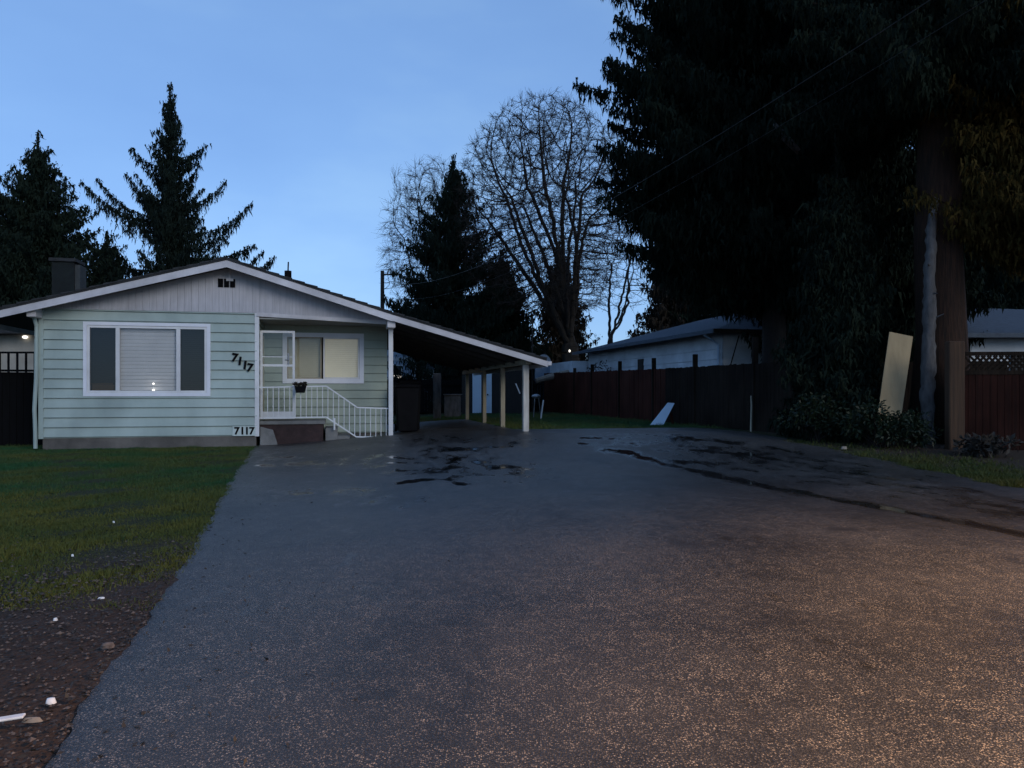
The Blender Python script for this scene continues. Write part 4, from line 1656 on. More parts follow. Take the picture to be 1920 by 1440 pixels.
def clumps(P, size, rng, down=1.2, fat=.34):
    """one needle-spray triangle per point, long axis hanging"""
    n = len(P)
    s = size * rng.uniform(.6, 1.4, (n, 1))
    a = unit(rng.normal(size=(n, 3)) * np.array([1, 1, .5])) * s * fat
    b = unit(rng.normal(size=(n, 3)) * np.array([1, 1, .5])) * s * fat
    c = rng.normal(size=(n, 3)) * s * .42
    c[:, 2] -= s[:, 0] * down
    return np.stack([P + a, P + b, P + c], 1)


def conifer(name, label, cat, x, y, Ht, Rad, z0, m, trunk_r=.35, bark='bark', nbr=170, p=.8, sag=-.30, up=.45, strand=.8,
            step=.22, size=.15, nst=3, width=.26, seed=1, group=None, zdense=None, down=1.2, core=0.0, az=None, parts=True, lean=0.0, extra=(), low=None):
    rng = np.random.default_rng(seed)
    zb = gz(x, y)
    t = empty(name, (x, y, zb), label, cat, group)
    k = 14
    b = MB()
    hh = np.linspace(-.15, Ht - zb + .8, k)
    wob = rng.normal(size=(k, 2)) * .03
    wob[0] = 0
    rr = [max(.02, trunk_r * (1.25 if i == 0 else 1) * (1 - (i / (k - 1))) ** .8) for i in range(k)]
    b.tube([(x + wob[i, 0] + lean * hh[i], y + wob[i, 1], zb + hh[i]) for i in range(k)], rr, 10)
    b.build('trunk', M[bark], t, smooth=True)
    pts, w0, w1, wr0, wr1 = [], [], [], [], []
    brs = []
    while len(brs) < nbr:
        f = rng.uniform(0, 1) ** 1.25
        z = z0 + (Ht - z0) * f
        if zdense and z > zdense and rng.uniform() > .35: continue
        a = rng.uniform(0, 2 * math.pi) if az is None or rng.uniform() > .5 else rng.normal(az, .6)
        L_ = Rad * max(.05, 1 - f) ** p * rng.uniform(.62, 1.12)
        if low and z < low[0]: L_ *= low[1] + (1 - low[1]) * (z - z0) / max(.1, low[0] - z0)
        brs.append((z, a, L_, f))
    for e in extra: brs.append(e)
    for (z, a, L_, f) in brs:
        m_ = max(3, int(L_ / step))
        s = np.linspace(.06, 1, m_)
        sg = sag * (1 - f) + .25 * f + rng.normal(0, .06)
        u_ = up * rng.uniform(.6, 1.3)
        dz = L_ * (sg * s + u_ * s ** 2.4)
        dirv = np.array([math.cos(a), math.sin(a)])
        latv = np.array([-dirv[1], dirv[0]])
        curve = .08 * L_ * rng.normal() * s ** 2
        B_ = np.stack([x + lean * (z - zb) + dirv[0] * L_ * s + latv[0] * curve, y + dirv[1] * L_ * s + latv[1] * curve, z + dz], 1)
        w0.append(B_[:-1]); w1.append(B_[1:])
        r_ = .035 * L_ / 4 * (1.1 - s) + .008
        wr0.append(r_[:-1]); wr1.append(r_[1:])
        wid = width * L_ * (s * (1.06 - s)) ** .6 * .9 + .05
        for q in range(nst):
            off = rng.uniform(-1, 1, m_) * wid
            st = B_ + np.stack([latv[0] * off, latv[1] * off, -.15 * np.abs(off)], 1) + rng.normal(size=(m_, 3)) * .04
            ln = strand * rng.uniform(.15, 1.0, m_) ** 1.3 * (1.12 - s ** 2) * (.35 + .65 * (1 - f))
            nk = int(max(2, strand / .1))
            for j in range(nk):
                ok = ln >= j * .1 - .06
                if not ok.any(): continue
                P = st[ok].copy()
                P[:, 2] -= j * .1
                P[:, :2] += rng.normal(size=(ok.sum(), 2)) * .035
                pts.append(P)
            mid = rng.uniform(0, 1, (m_, 1))
            pts.append(B_ + (st - B_) * mid)
    P = np.concatenate(pts)
    if core:
        n = int(core)
        zz = z0 + (Ht - z0) * rng.uniform(0, 1, n) ** 1.4
        if zdense: zz = np.where(zz > zdense, z0 + (zdense - z0) * rng.uniform(0, 1, n), zz)
        rad = Rad * np.maximum(.03, 1 - (zz - z0) / (Ht - z0)) ** p * .72 * np.sqrt(rng.uniform(0, 1, n))
        q = rng.uniform(0, 2 * math.pi, n)
        P = np.concatenate([P, np.stack([x + rad * np.cos(q), y + rad * np.sin(q), zz], 1)])
    # leader shoot and its short whorls make the pointed top
    nt_ = 150
    hz_ = Ht + .95 - 2.2 * rng.uniform(0, 1, nt_) ** .9
    rr_ = (Ht + 1.0 - hz_) * .17 * rng.uniform(0, 1, nt_)
    q = rng.integers(0, 7, nt_) * .9 + rng.normal(size=nt_) * .2
    P = np.concatenate([P, np.stack([x + lean * (Ht - zb) + rr_ * np.cos(q), y + rr_ * np.sin(q), hz_ + rr_ * .6], 1)])
    P2 = P + rng.normal(size=P.shape) * size * .5
    tri_mesh('crown', clumps(np.concatenate([P, P2]), size, rng, down), M[m], t)
    tri_mesh('branches', seg_tris(np.concatenate(w0), np.concatenate(w1), np.concatenate(wr0), np.concatenate(wr1), 3), M['branch'], t)
    return t, len(P)


def colonize(x, y, zb, fork, attract, step=.35, infl=3.5, kill=.55, iters=170, rng=None, lean=(0, 0), limbs=0, ell=None):
    """space colonisation: nodes grow towards the attractor points filling the crown"""
    nodes = [np.array([x, y, zb])]
    par = [-1]
    n = max(2, int((fork - zb) / step))
    for i in range(n):
        nodes.append(np.array([x + lean[0] * (i + 1) / n + rng.normal() * .02, y + lean[1] * (i + 1) / n, zb + (fork - zb) * (i + 1) / n]))
        par.append(len(nodes) - 2)
    top = len(nodes) - 1
    for k in range(limbs):
        # scaffold limbs leaving the fork like the ribs of a fan
        q = 2.4 * k + rng.uniform(-.3, .3)
        sp = (.25 + .75 * ((k + .5) / limbs)) * .62
        tgt = np.array([ell[0] + ell[3] * sp * 1.25 * math.cos(q), ell[1] + ell[4] * sp * 1.25 * math.sin(q), ell[2] + ell[5] * (.42 - .75 * sp)])
        p_ = top - rng.integers(0, max(1, n // 4))
        st = nodes[p_]
        m_ = int(np.linalg.norm(tgt - st) / step)
        bend = rng.normal(size=3) * .35
        for i in range(1, m_ + 1):
            f = i / m_
            nodes.append(st + (tgt - st) * f + bend * math.sin(math.pi * f) + np.array([0, 0, -.9 * sp * math.sin(math.pi * f)]) + rng.normal(size=3) * .03)
            par.append(p_)
            p_ = len(nodes) - 1
    A = attract.copy()
    N_ = np.array(nodes)
    d = np.linalg.norm(A[:, None] - N_[None], axis=2)
    best, bd = d.argmin(1), d.min(1)
    for it in range(iters):
        if len(A) == 0: break
        act = bd < (infl if it > 25 else 9)
        if not act.any(): break
        src = best[act]
        dirs = unit(A[act] - N_[src])
        acc = np.zeros((len(N_), 3))
        np.add.at(acc, src, dirs)
        who = np.unique(src)
        new = N_[who] + unit(acc[who] + rng.normal(size=(len(who), 3)) * .35) * step
        dm = np.linalg.norm(new - N_[who], axis=1)
        base = len(N_)
        N_ = np.concatenate([N_, new])
        par += list(who)
        d = np.linalg.norm(A[:, None] - new[None], axis=2)
        i2, d2 = d.argmin(1), d.min(1)
        upd = d2 < bd - 1e-6
        if not upd.any(): break
        best = np.where(upd, base + i2, best)
        bd = np.minimum(bd, d2)
        keep = bd > kill
        A, best, bd = A[keep], best[keep], bd[keep]
        if len(N_) > 26000: break
    return N_, np.array(par)


def bare_tree(name, label, x, y, fork, ell, natt, trunk_r, seed, step=.35, kill=.55, twig=.55, ntw=3, tip=.011, lean=(0, 0), expo=2.3, limbs=0):
    rng = np.random.default_rng(seed)
    zb = gz(x, y)
    (cx, cy, cz, rx, ry, rz_) = ell
    v_ = unit(rng.normal(size=(natt, 3))) * (rng.uniform(0, 1, (natt, 1)) ** .28)
    v_ = v_[v_[:, 2] > -.80]
    A = v_ * np.array([rx, ry, rz_]) + np.array([cx, cy, cz])
    N_, par = colonize(x, y, zb - .1, fork, A, step=step, kill=kill, rng=rng, lean=lean, limbs=limbs, ell=ell)
    n = len(N_)
    r = np.zeros(n)
    ch = np.zeros(n, int)
    np.add.at(ch, par[par >= 0], 1)
    acc = np.where(ch == 0, tip ** expo, 0)
    for i in range(n - 1, 0, -1):
        acc[par[i]] += acc[i]
    r = acc ** (1 / expo)
    k = trunk_r / r[0]
    r = np.where(r > tip * 1.6, tip + (r - tip) * (1 + (k - 1) * np.clip((r - tip) / (r[0] - tip), 0, 1)), r)
    t = empty(name, (x, y, zb), label, 'tree')
    i = np.arange(1, n)
    thick = r[i] > .11
    big, small = i[thick], i[~thick]
    tri_mesh('trunk', seg_tris(N_[par[big]], N_[big], np.maximum(r[par[big]], r[big]), r[big], 8), M['bark_bare'], t)
    S = [seg_tris(N_[par[small]], N_[small], np.minimum(r[par[small]], r[small] * 1.6), r[small], 4)]
    ends = np.where((ch <= 1) & (r < .035))[0]
    ends = ends[ends > 5]
    for q in range(ntw):
        d = unit(unit(N_[ends] - N_[par[ends]]) + rng.normal(size=(len(ends), 3)) * .55)
        L_ = twig * rng.uniform(.35, 1.1, (len(ends), 1))
        m_ = N_[ends] + d * L_ * .55
        e = m_ + unit(d + rng.normal(size=d.shape) * .35) * L_ * .45
        rr = np.full(len(ends), tip * .75)
        S.append(seg_tris(N_[ends], m_, rr, rr * .8, 3))
        S.append(seg_tris(m_, e, rr * .8, rr * .45, 3))
    tri_mesh('crown', np.concatenate(S), M['twig'], t)
    return n


def leaf_bush(name, label, x, y, rx, ry, h, n, seed, m='bush', leaf=.10, group=None):
    rng = np.random.default_rng(seed)
    zb = gz(x, y)
    t = empty(name, (x, y, zb), label, 'shrub', group)
    nl = 26
    c = np.stack([rng.normal(0, .48, nl) * rx, rng.normal(0, .48, nl) * ry, rng.uniform(.3, .92, nl) * h], 1)
    cr = rng.uniform(.16, .34, nl) * min(1, h)
    k = rng.integers(0, nl, n)
    v_ = unit(rng.normal(size=(n, 3))) * (rng.uniform(.3, 1, (n, 1)) ** .5)
    P = c[k] + v_ * cr[k][:, None]
    P[:, 2] = np.maximum(P[:, 2], .03)
    P += np.array([x, y, zb])
    d = unit(v_ + rng.normal(size=(n, 3)) * .5 + np.array([0, 0, .15]))
    s = unit(np.cross(d, rng.normal(size=(n, 3))))
    L_ = leaf * rng.uniform(.6, 1.3, (n, 1))
    A, B, C_, D = P, P + d * L_ * .5 + s * L_ * .2, P + d * L_ - np.array([0, 0, .02]), P + d * L_ * .5 - s * L_ * .2
    tri_mesh('foliage', np.concatenate([np.stack([A, B, C_], 1), np.stack([A, C_, D], 1)]), M[m], t)
    b0 = np.tile(np.array([[x, y, zb - .02]]), (nl, 1)) + rng.normal(size=(nl, 3)) * np.array([.08, .08, 0])
    tri_mesh('stems', seg_tris(b0, c + np.array([x, y, zb]), np.full(nl, .012), np.full(nl, .006), 4), M['bark'], t)
    return t


# --- conifers behind the house
def px2x(px, Y):
    return (px - HX) / F * Y


conifer('spruce_tree', 'tall dark spruce with upswept arms and hanging curtains of twigs behind the bungalow ridge', 'tree', px2x(320, 38), 38, 15.7, 3.3, 3.0, 'spruce',
        trunk_r=.30, nbr=135, p=.80, sag=-.20, up=.50, strand=1.35, step=.15, size=.13, nst=5, width=.11, seed=7, core=1600, down=1.5,
        extra=[(9.6, math.pi + .15, 3.9, .2), (9.2, .1, 4.0, .15), (8.0, -.1, 4.3, .12), (6.2, .05, 5.1, .1), (7.4, math.pi - .1, 4.6, .12), (10.8, math.pi - .3, 2.7, .35), (7.0, .25, 4.3, .1), (6.0, math.pi + .1, 4.6, .1), (10.6, .2, 2.6, .3), (12.4, math.pi, 1.9, .5), (12.8, 0, 1.8, .5), (9.9, math.pi + .2, 3.3, .25)])
conifer('conifer_tree', 'broad dark conifer left of the spruce above the bungalow roof', 'tree', px2x(72, 36), 36, 12.6, 6.6, .6, 'conifer',
        trunk_r=.32, nbr=420, p=.88, sag=-.02, up=.28, strand=.40, step=.2, size=.17, nst=5, width=.24, seed=9, core=8000, down=.9)
conifer('conifer_tree', 'dark conifer cut by the left edge of the view', 'tree', px2x(-45, 37), 37, 12.7, 5.0, 1.0, 'conifer',
        trunk_r=.32, nbr=260, p=.9, sag=-.1, up=.25, strand=.5, step=.24, size=.18, nst=4, width=.25, seed=19, core=4000, down=.9)
conifer('conifer_tree', 'low dark conifer filling the gap between broad conifer and spruce', 'tree', px2x(200, 41), 41, 9.0, 3.8, .5, 'conifer',
        trunk_r=.2, nbr=190, p=.7, sag=-.1, up=.3, strand=.7, step=.22, size=.19, nst=4, width=.2, seed=29, core=4500, down=1.3)

# --- middle distance
conifer('fir_tree', 'dark pointed fir in front of the two bare trees', 'tree', px2x(850, 47), 47, 14.9, 6.4, .6, 'conifer',
        trunk_r=.3, nbr=230, p=.8, sag=-.25, up=.30, strand=.9, step=.2, size=.18, nst=4, width=.22, seed=31, core=5000, down=1.3)
conifer('fir_tree', 'low bushy dark fir behind the carport end', 'tree', px2x(940, 50), 50, 9.6, 4.4, .3, 'conifer',
        trunk_r=.2, nbr=200, p=.6, sag=-.1, up=.2, strand=.5, step=.26, size=.24, nst=4, width=.3, seed=33, core=12000, down=.9)
conifer('fir_tree', 'small dark fir low behind the utility pole and carport roof', 'tree', px2x(830, 56), 56, 7.8, 3.4, .3, 'conifer',
        trunk_r=.2, nbr=150, p=.6, sag=-.1, up=.2, strand=.5, step=.28, size=.26, nst=4, width=.3, seed=35, core=7000, down=.9)
conifer('fir_tree', 'brown-tinged fir standing behind the foot of the big bare tree', 'tree', px2x(1050, 53), 53, 10.8, 4.0, .3, 'brush',
        trunk_r=.2, nbr=190, p=.8, sag=-.1, up=.2, strand=.5, step=.24, size=.22, nst=4, width=.26, seed=37, core=9000, down=1.0)
conifer('fir_tree', 'brownish fir right of the big bare tree above the pale neighbour roof', 'tree', px2x(1262, 47), 47, 12.0, 3.6, .6, 'brush',
        trunk_r=.3, nbr=210, p=.8, sag=-.2, up=.25, strand=.8, step=.22, size=.22, nst=4, width=.24, seed=39, core=9000, down=1.1)
nn = bare_tree('bare_tree', 'big bare deciduous tree with a rounded fan of branches', px2x(1075, 46), 46, 4.6, (px2x(1020, 46), 46, 11.9, 5.4, 4.6, 7.2), 6500, .52, 3, step=.30, kill=.40, twig=.66, ntw=7, tip=.0125, lean=(-.2, 0), limbs=11)
nn2 = bare_tree('bare_tree', 'smaller pale-twigged bare tree left of the pointed fir', px2x(835, 54), 54, 4.0, (px2x(812, 54), 54, 11.6, 3.6, 3.2, 6.2), 2600, .26, 5, step=.34, kill=.55, twig=1.0, ntw=8, tip=.012, lean=(-.2, 0), limbs=7)
nn3 = bare_tree('bare_tree', 'thin bare tree in the sky gap right of the big bare tree', px2x(1135, 40), 40, 4.6, (px2x(1165, 40), 40, 7.6, 1.9, 1.6, 2.5), 650, .17, 8, step=.26, kill=.4, twig=.55, ntw=3, tip=.011, lean=(.3, 0), limbs=4)
leaf_bush('yard_shrub', 'twiggy shrub poking over the far fence beside the bare tree', px2x(1140, 36.5) + .2, 37.2, 1.3, .6, 2.6, 700, 41, 'brush', .14)

# --- big dark conifers on the right
conifer('cedar_tree', 'huge dark drooping cedar beyond the brown fence', 'tree', 8.05, 23.6, 30, 5.6, 5.0, 'cedar', trunk_r=.38, nbr=400, p=.5, sag=-.42, up=.36,
        strand=1.2, step=.15, size=.125, nst=6, width=.20, seed=51, zdense=15, core=14000, down=1.5, az=math.pi * 1.1, low=(8.5, .5),
        extra=[(11.4, math.pi + .1, 6.0, .02), (11.1, math.pi + .3, 5.6, .02), (14.6, math.pi + .15, 5.7, .02), (14.1, math.pi - .1, 5.4, .02), (8.6, math.pi + .05, 5.4, .02), (7.4, math.pi + .25, 5.1, .02), (8.9, math.pi + .4, 5.2, .02), (13.9, math.pi + .3, 5.3, .02), (7.2, math.pi, 5.4, .02), (6.4, math.pi + .15, 5.0, .02), (6.0, math.pi + .3, 4.7, .02), (8.2, math.pi - .15, 5.4, .02), (6.9, math.pi + .5, 5.0, .02), (5.4, math.pi + .2, 4.2, .02), (9.4, math.pi - .2, 5.0, .02), (10.2, math.pi, 4.6, .02), (12.6, math.pi + .2, 4.8, .02)])
conifer('fir_tree', 'giant fir with a massive trunk beside the plywood sheet', 'tree', px2x(1762, 17.2), 17.2, 30, 4.0, 8.5, 'cedar', trunk_r=.56, bark='bark_red', nbr=190, p=.45, sag=-.45, up=.25,
        strand=.9, step=.14, size=.105, nst=6, width=.22, seed=53, zdense=15, core=3000, down=1.4)
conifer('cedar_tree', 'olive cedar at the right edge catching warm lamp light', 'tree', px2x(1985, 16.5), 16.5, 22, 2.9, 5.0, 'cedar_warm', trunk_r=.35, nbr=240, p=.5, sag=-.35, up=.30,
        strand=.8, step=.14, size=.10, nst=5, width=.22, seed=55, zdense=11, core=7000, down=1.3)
conifer('cedar_tree', 'dark cedar filling the middle between the giant fir and the drooping cedar', 'tree', px2x(1590, 27), 27, 26, 5.0, .8, 'cedar', trunk_r=.45, nbr=280, p=.5, sag=-.4, up=.3,
        strand=1.0, step=.2, size=.17, nst=5, width=.26, seed=57, zdense=16, core=17000, down=1.3, low=(6, .6))
conifer('cedar_tree', 'dark cedar behind the far right house roof', 'tree', px2x(1850, 37), 37, 27, 6.0, 2.0, 'conifer', trunk_r=.45, nbr=230, p=.5, sag=-.35, up=.3,
        strand=1.0, step=.24, size=.22, nst=5, width=.26, seed=59, zdense=22, core=18000, down=1.2)
conifer('cedar_tree', 'dark cedar behind the pale neighbour house', 'tree', px2x(1420, 46), 46, 27, 6.0, 3.0, 'conifer', trunk_r=.45, nbr=230, p=.55, sag=-.35, up=.3,
        strand=1.0, step=.26, size=.25, nst=5, width=.26, seed=61, zdense=24, core=18000, down=1.2)
conifer('hemlock_tree', 'low dark hemlock between the brown fence and the plywood sheet', 'tree', px2x(1570, 18.0), 18.0, 6.2, 1.45, .3, 'cedar', trunk_r=.12, nbr=170, p=.4, sag=-.35, up=.2,
        strand=.7, step=.12, size=.11, nst=6, width=.3, seed=63, core=14000, down=1.2)
# grey leaning trunk in front of the giant fir, with a few high branches
gt = empty('grey_trunk_tree', (px2x(1738, 16.6), 16.6, gz(9, 16.6)), 'slender pale grey trunk standing before the giant fir', 'tree')
b = MB()
pp = [(1741, 850), (1739, 800), (1738, 740), (1742, 690), (1741, 640), (1744, 580), (1743, 520), (1746, 470), (1746, 430), (1756, 360), (1766, 250)]
_rr = np.random.default_rng(5)
_py = np.array([q_[1] for q_ in pp][::-1], float)
_px = np.array([q_[0] for q_ in pp][::-1], float)
_rd = np.array([.15, .135, .13, .15, .13, .13, .115, .11, .10, .07, .04][::-1])
_dp = np.array([0, 0, 0, 0, 0, 0, 0, 0, .05, .35, .8][::-1])
_ys = np.linspace(850, 250, 64)
b.tube([at(np.interp(y_, _py, _px) + _rr.normal() * 1.0, y_, 16.6 + np.interp(y_, _py, _dp)) for y_ in _ys],
       [float(np.interp(y_, _py, _rd)) * _rr.uniform(.90, 1.12) for y_ in _ys], 11)
b.build('trunk', M['bark_grey'], gt, smooth=True)
rg = np.random.default_rng(77)
a0 = np.array([at(1744, 600 - 50 * i, 16.6) for i in range(3)])
a1 = a0 + np.stack([rg.uniform(-.3, .3, 3), rg.uniform(-.4, .1, 3), rg.uniform(-.05, .15, 3)], 1)
tri_mesh('branches', seg_tris(a0, a1, np.full(3, .03), np.full(3, .008), 5), M['bark_grey'], gt)
# broken snag limbs in the cedar
sn = MB()
sn.tube([at(1452, 232, 19.2), at(1476, 258, 19.3), at(1498, 282, 19.4)], [.05, .07, .055], 7)
sn.tube([at(1458, 252, 19.3), at(1496, 288, 19.5)], [.03, .035], 6)
tag(sn.build('broken_limb', M['bark_grey']), 'pale broken limb caught in the dark cedar branches', 'branch')

# --- shrubs and verge
leaf_bush('verge_shrub', 'glossy broad-leaved shrub at the foot of the fence by the drive edge', px2x(1530, 16.9), 16.9, .62, .5, .95, 2300, 81, group='shrubs under the conifers')
leaf_bush('verge_shrub', 'broad-leaved shrub below the plywood sheet', px2x(1650, 15.9), 15.9, .62, .5, .85, 2300, 82, group='shrubs under the conifers')
leaf_bush('verge_shrub', 'small dark shrub beside the grey trunk', px2x(1705, 16.0), 16.0, .35, .35, .62, 1100, 83, group='shrubs under the conifers')
leaf_bush('verge_shrub', 'taller dark shrub between the fence and the plywood sheet', px2x(1600, 18.0), 18.0, .8, .5, 1.5, 2600, 84, group='shrubs under the conifers')
leaf_bush('dead_fern', 'low brown dead fern at the base of the lattice fence', px2x(1850, 14.6), 14.6, .42, .3, .32, 700, 85, 'leaf', .14)


# ------------------------------------------------------------------ grass, gravel, litter
def blades(name, P, h, w, m, label, seed, lean=.5):
    rng = np.random.default_rng(seed)
    n = len(P)
    z = g(P[:, 0], P[:, 1]) - .012
    B0 = np.stack([P[:, 0], P[:, 1], z], 1)
    q = rng.uniform(0, 2 * math.pi, n)
    s = np.stack([np.cos(q), np.sin(q), np.zeros(n)], 1) * w
    tuft = np.clip(lumpy(P[:, 0] * 2.3 + 4, P[:, 1] * 2.1) * 2.2 - .35, 0, 1.2)
    L_ = h * rng.uniform(.45, 1.25, n) * (.75 + .75 * tuft)
    l2 = rng.normal(size=(n, 2)) * (L_ * lean)[:, None]
    T_ = B0 + np.stack([l2[:, 0], l2[:, 1], L_], 1)
    o = tri_mesh(name, np.stack([B0 - s, B0 + s, T_], 1), M[m])
    return tag(o, label, 'grass', kind='stuff')


def lumpy(x, y):
    return (np.sin(x * 2.3 + 1.1 * np.sin(y * 1.7)) + np.sin(y * 2.9 + 1.3 * np.sin(x * 2.1)) + np.sin(x * 5.3 - y * 4.1)) / 3


r_ = np.random.default_rng(101)
n = 620000
yy = 4.6 + 14.2 * r_.uniform(0, 1, n) ** 1.25
xx = edge_l(yy) - r_.uniform(-.008, 1, n) * np.minimum(10.5, yy * .75 + .5)
inside = ((xx + 10.65) * -SU + (yy - 17.4) * CU < -.02) | (xx < -10.8)
den = (1 - .92 * bare_amount(xx, yy)) * (.62 + .38 * lumpy(xx, yy))
ok = inside & (r_.uniform(0, 1, n) < den)
moss = r_.uniform(0, 1, n) < np.clip(sstep((12.2 + .9 * lumpy(xx * .5, yy * .5) - yy) / 5.0) * .95, 0, .92)
blades('lawn_grass', np.stack([xx, yy], 1)[ok & ~moss], .040, .0055, 'grass', 'short green winter lawn grass in front of the bungalow', 1)
blades('mossy_grass', np.stack([xx, yy], 1)[ok & moss], .034, .0055, 'moss', 'olive yellow mossy grass on the street side of the lawn', 4)
n = 70000
yy = r_.uniform(19.2, 36, n)
xx = r_.uniform(-5, 6.4, n)
far_e = 20.95 + np.clip(.22 * xx, -1.2, 1.0)
uu_, vv_ = (xx - OX) * CU + (yy - OY) * SU, -(xx - OX) * SU + (yy - OY) * CU
ok = (yy > far_e - .02) & ~((uu_ < 11.25) & (vv_ < 8.7)) & (xx < FX - .231 * (yy - FY) - .05)
blades('yard_grass', np.stack([xx, yy], 1)[ok], .075, .010, 'grass', 'rough grass of the back yard beyond the end of the drive', 2)
n = 90000
yy = r_.uniform(7.5, 17.2, n)
xx = edge_r(yy) + r_.uniform(-.06, 1, n) ** 1.0 * 2.6
ok = (r_.uniform(0, 1, n) < np.clip(1.25 - (xx - edge_r(yy)) * .62, .04, 1) * np.clip(.75 + .35 * lumpy(xx, yy), 0, 1)) & (r_.uniform(0, 1, n) < np.clip((15.5 - yy) / 2.5, .12, 1))
blades('verge_grass', np.stack([xx, yy], 1)[ok], .065, .008, 'grass_verge', 'bright tufty grass on the verge right of the drive', 3)

# gravel and dead leaves on the bare corner at lower left
n = 5200
yy = 2.3 + 4.6 * r_.uniform(0, 1, n) ** 1.2
xx = edge_l(yy) - r_.uniform(-.02, 1, n) ** 1.1 * 3.2
ok = r_.uniform(0, 1, n) < bare_amount(xx, yy) + .1
xx, yy = xx[ok], yy[ok]
n = len(xx)
sz = r_.uniform(.004, .012, n) * r_.choice([1, 1, 1, 1.5], n)
oct_ = np.array([[1, 0, 0], [0, 1, 0], [-1, 0, 0], [0, -1, 0], [0, 0, 1], [0, 0, -1]], float)
fc = np.array([[0, 1, 4], [1, 2, 4], [2, 3, 4], [3, 0, 4], [1, 0, 5], [2, 1, 5], [3, 2, 5], [0, 3, 5]])
V = oct_[None] * r_.uniform(.6, 1.25, (n, 6, 1)) * sz[:, None, None] * np.array([1.2, 1, .6])
q = r_.uniform(0, 6.28, n)
c_, s_ = np.cos(q)[:, None], np.sin(q)[:, None]
V = np.stack([V[..., 0] * c_ - V[..., 1] * s_, V[..., 0] * s_ + V[..., 1] * c_, V[..., 2]], -1)
V += np.stack([xx, yy, g(xx, yy) + .004], 1)[:, None, :]
tag(tri_mesh('gravel', V[:, fc].reshape(-1, 3, 3), M['stone']), 'small stones scattered over the bare soil at the lower left', 'gravel', kind='stuff')
n = 9000
yy = 2.3 + 5.2 * r_.uniform(0, 1, n)
xx = edge_l(yy) - r_.uniform(-.03, 1, n) ** 1.5 * 3.4
ok = r_.uniform(0, 1, n) < bare_amount(xx, yy) * .9 + .06
xx, yy = xx[ok], yy[ok]
y2 = 2.6 + 15 * r_.uniform(0, 1, 420) ** 1.4
x2 = edge_l(y2) + r_.exponential(.35, 420)
y3 = 3 + 14 * r_.uniform(0, 1, 160)
x3 = edge_l(y3) + (edge_r(y3) - edge_l(y3)) * r_.uniform(0, 1, 160)
xx, yy = np.concatenate([xx, x2, x3]), np.concatenate([yy, y2, y3])
n = len(xx)
P = np.stack([xx, yy, g(xx, yy) + .016 + r_.uniform(0, .006, n)], 1)
d = unit(r_.normal(size=(n, 3)) * np.array([1, 1, .25]))
s_ = unit(np.cross(d, np.array([0, 0, 1.0]) + r_.normal(size=(n, 3)) * .3))
L_ = r_.uniform(.006, .021, (n, 1))
A, B, C_, D = P - d * L_, P + s_ * L_ * .4, P + d * L_, P - s_ * L_ * .4
tag(tri_mesh('leaf_litter', np.concatenate([np.stack([A, B, C_], 1), np.stack([A, C_, D], 1)]), M['leaf']), 'brown dead leaves and bark bits on the bare soil and along the drive', 'leaves', kind='stuff')


def scrap(px, py, w, l, rot, h, label, name='paper_scrap', m='litter'):
    x, y = on_ground(px, py)
    b = MB()
    c, s = math.cos(rot), math.sin(rot)
    k = 9
    z = gz(x, y) + .012
    ring = [(x + (l * math.cos(2 * math.pi * i / k) * c - w * math.sin(2 * math.pi * i / k) * s) * random.uniform(.85, 1.1),
             y + (l * math.cos(2 * math.pi * i / k) * s + w * math.sin(2 * math.pi * i / k) * c) * random.uniform(.85, 1.1)) for i in range(k)]
    b.add([(p[0], p[1], z - .004) for p in ring] + [(x + (p[0] - x) * .7, y + (p[1] - y) * .7, z + h) for p in ring] + [(x, y, z + h * 1.15)],
          [(i, (i + 1) % k, (i + 1) % k + k, i + k) for i in range(k)] + [(i + k, (i + 1) % k + k, 2 * k) for i in range(k)])
    tag(b.build(name, M[m], smooth=True), label, 'litter' if m == 'litter' else 'stone')


x, y = on_ground(20, 1362)
b = MB()
b.bar((x - .045, y - .012, .030), (x + .045, y + .014, .036), .036, .010)
tag(b.build('paper_strip', M['litter'], bevel=.003), 'white torn paper strip on the soil at the bottom left corner', 'litter')
scrap(95, 1322, .018, .023, .2, .016, 'rounded white stone on the soil just above the paper strip', 'white_stone')
scrap(104, 1166, .012, .013, .8, .010, 'small white pebble where the grass turns to bare soil', 'white_stone')
scrap(190, 1125, .010, .022, .3, .006, 'thin pale scrap lying at the edge of the turf', 'paper_scrap')
scrap(213, 982, .007, .013, .3, .014, 'tiny white scrap far up the lawn', 'paper_scrap')
scrap(136, 1045, .006, .012, .1, .012, 'tiny white scrap in the middle of the lawn', 'paper_scrap')
scrap(203, 1217, .02, .04, .25, .02, 'flat tan stone on the soil near the drive edge', 'flat_stone', 'stone')
scrap(60, 1357, .012, .04, .1, .012, 'pale flat stone right of the paper strip', 'flat_stone', 'log')
scrap(1583, 843, .03, .07, .1, .05, 'pale stone on the drive edge below the shrub', 'flat_stone', 'log')

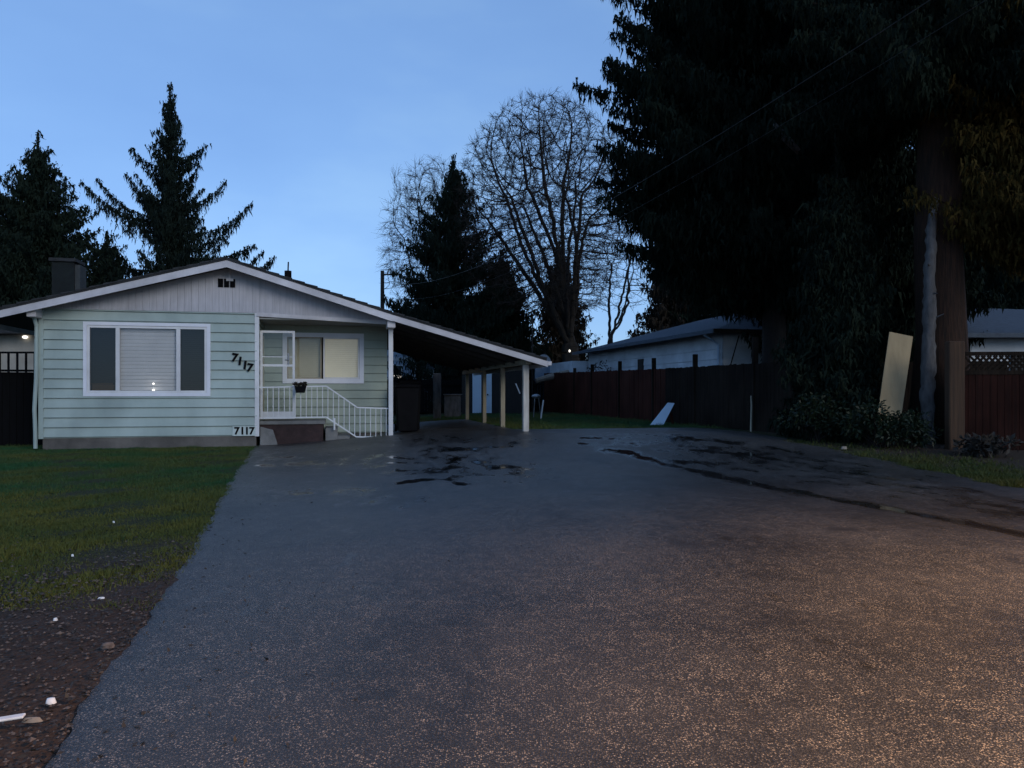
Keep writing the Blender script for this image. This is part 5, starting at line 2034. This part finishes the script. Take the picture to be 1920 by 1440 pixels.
# ------------------------------------------------------------------ sky, sun, camera, output
SUN_EL, SUN_ROT = R(20), R(143)
w = bpy.data.worlds.new('World')
SC.world = w
w.use_nodes = True
N, L = w.node_tree.nodes, w.node_tree.links
N.clear()
sky = N.new('ShaderNodeTexSky')
sky.sky_type = 'NISHITA'
sky.sun_disc = False
sky.sun_elevation = SUN_EL
sky.sun_rotation = SUN_ROT
sky.air_density = 1.0
sky.dust_density = .3
sky.ozone_density = 3.0
tc = N.new('ShaderNodeTexCoord')
cn = N.new('ShaderNodeTexNoise')
cn.inputs['Scale'].default_value = 2.2
cn.inputs['Detail'].default_value = 5
cmap = N.new('ShaderNodeMapping')
cmap.inputs['Scale'].default_value = (1, 1, 2.6)
L.new(tc.outputs['Generated'], cmap.inputs['Vector'])
L.new(cmap.outputs['Vector'], cn.inputs['Vector'])
cr = ramp(N, [(.30, (.78, .82, .90)), (.5, (1, 1, 1)), (.70, (1.7, 1.45, 1.10))])
L.new(cn.outputs['Fac'], cr.inputs['Fac'])
tint = N.new('ShaderNodeMix')
tint.data_type = 'RGBA'
tint.blend_type = 'MULTIPLY'
tint.inputs['Factor'].default_value = 1
L.new(sky.outputs['Color'], tint.inputs['A'])
L.new(cr.outputs['Color'], tint.inputs['B'])
gam = N.new('ShaderNodeGamma')
gam.inputs['Gamma'].default_value = .42
L.new(tint.outputs['Result'], gam.inputs['Color'])
tint2 = N.new('ShaderNodeMix')
tint2.data_type = 'RGBA'
tint2.blend_type = 'MULTIPLY'
tint2.inputs['Factor'].default_value = 1
tint2.inputs['B'].default_value = (1.76, 2.60, 3.98, 1)
L.new(gam.outputs['Color'], tint2.inputs['A'])
bg = N.new('ShaderNodeBackground')
bg.inputs['Strength'].default_value = .11
L.new(tint2.outputs['Result'], bg.inputs['Color'])
wo = N.new('ShaderNodeOutputWorld')
L.new(bg.outputs[0], wo.inputs[0])

sd_ = bpy.data.lights.new('dusk_sun', 'SUN')
sd_.energy = .98
sd_.angle = R(25)
sd_.color = (1, .93, .82)
so = bpy.data.objects.new('dusk_sun', sd_)
dirv = Vector((math.sin(SUN_ROT) * math.cos(SUN_EL), math.cos(SUN_ROT) * math.cos(SUN_EL), math.sin(SUN_EL)))
so.rotation_euler = dirv.to_track_quat('Z', 'Y').to_euler()
so.location = (0, 0, 40)
COL.objects.link(so)

cam = bpy.data.cameras.new('camera')
cam.sensor_width = 36
cam.lens = 36 * F / 1920
cam.shift_y = (HY - 720) / 1920
cam.clip_end = 3000
cam.clip_start = .05
co = bpy.data.objects.new('camera', cam)
co.location = (0, 0, CAMZ)
co.rotation_euler = (R(90), 0, 0)
COL.objects.link(co)
SC.camera = co
SC.view_settings.view_transform = 'Standard'
SC.view_settings.look = 'None'
SC.view_settings.exposure = 0
SC.view_settings.gamma = 1
SC.cycles.use_denoising = True
SC.cycles.max_bounces = 6
SC.cycles.transparent_max_bounces = 12
SC.cycles.sample_clamp_indirect = 4
SC.cycles.use_adaptive_sampling = True
SC.cycles.adaptive_threshold = .02
print('bare nodes', nn, nn2, nn3)
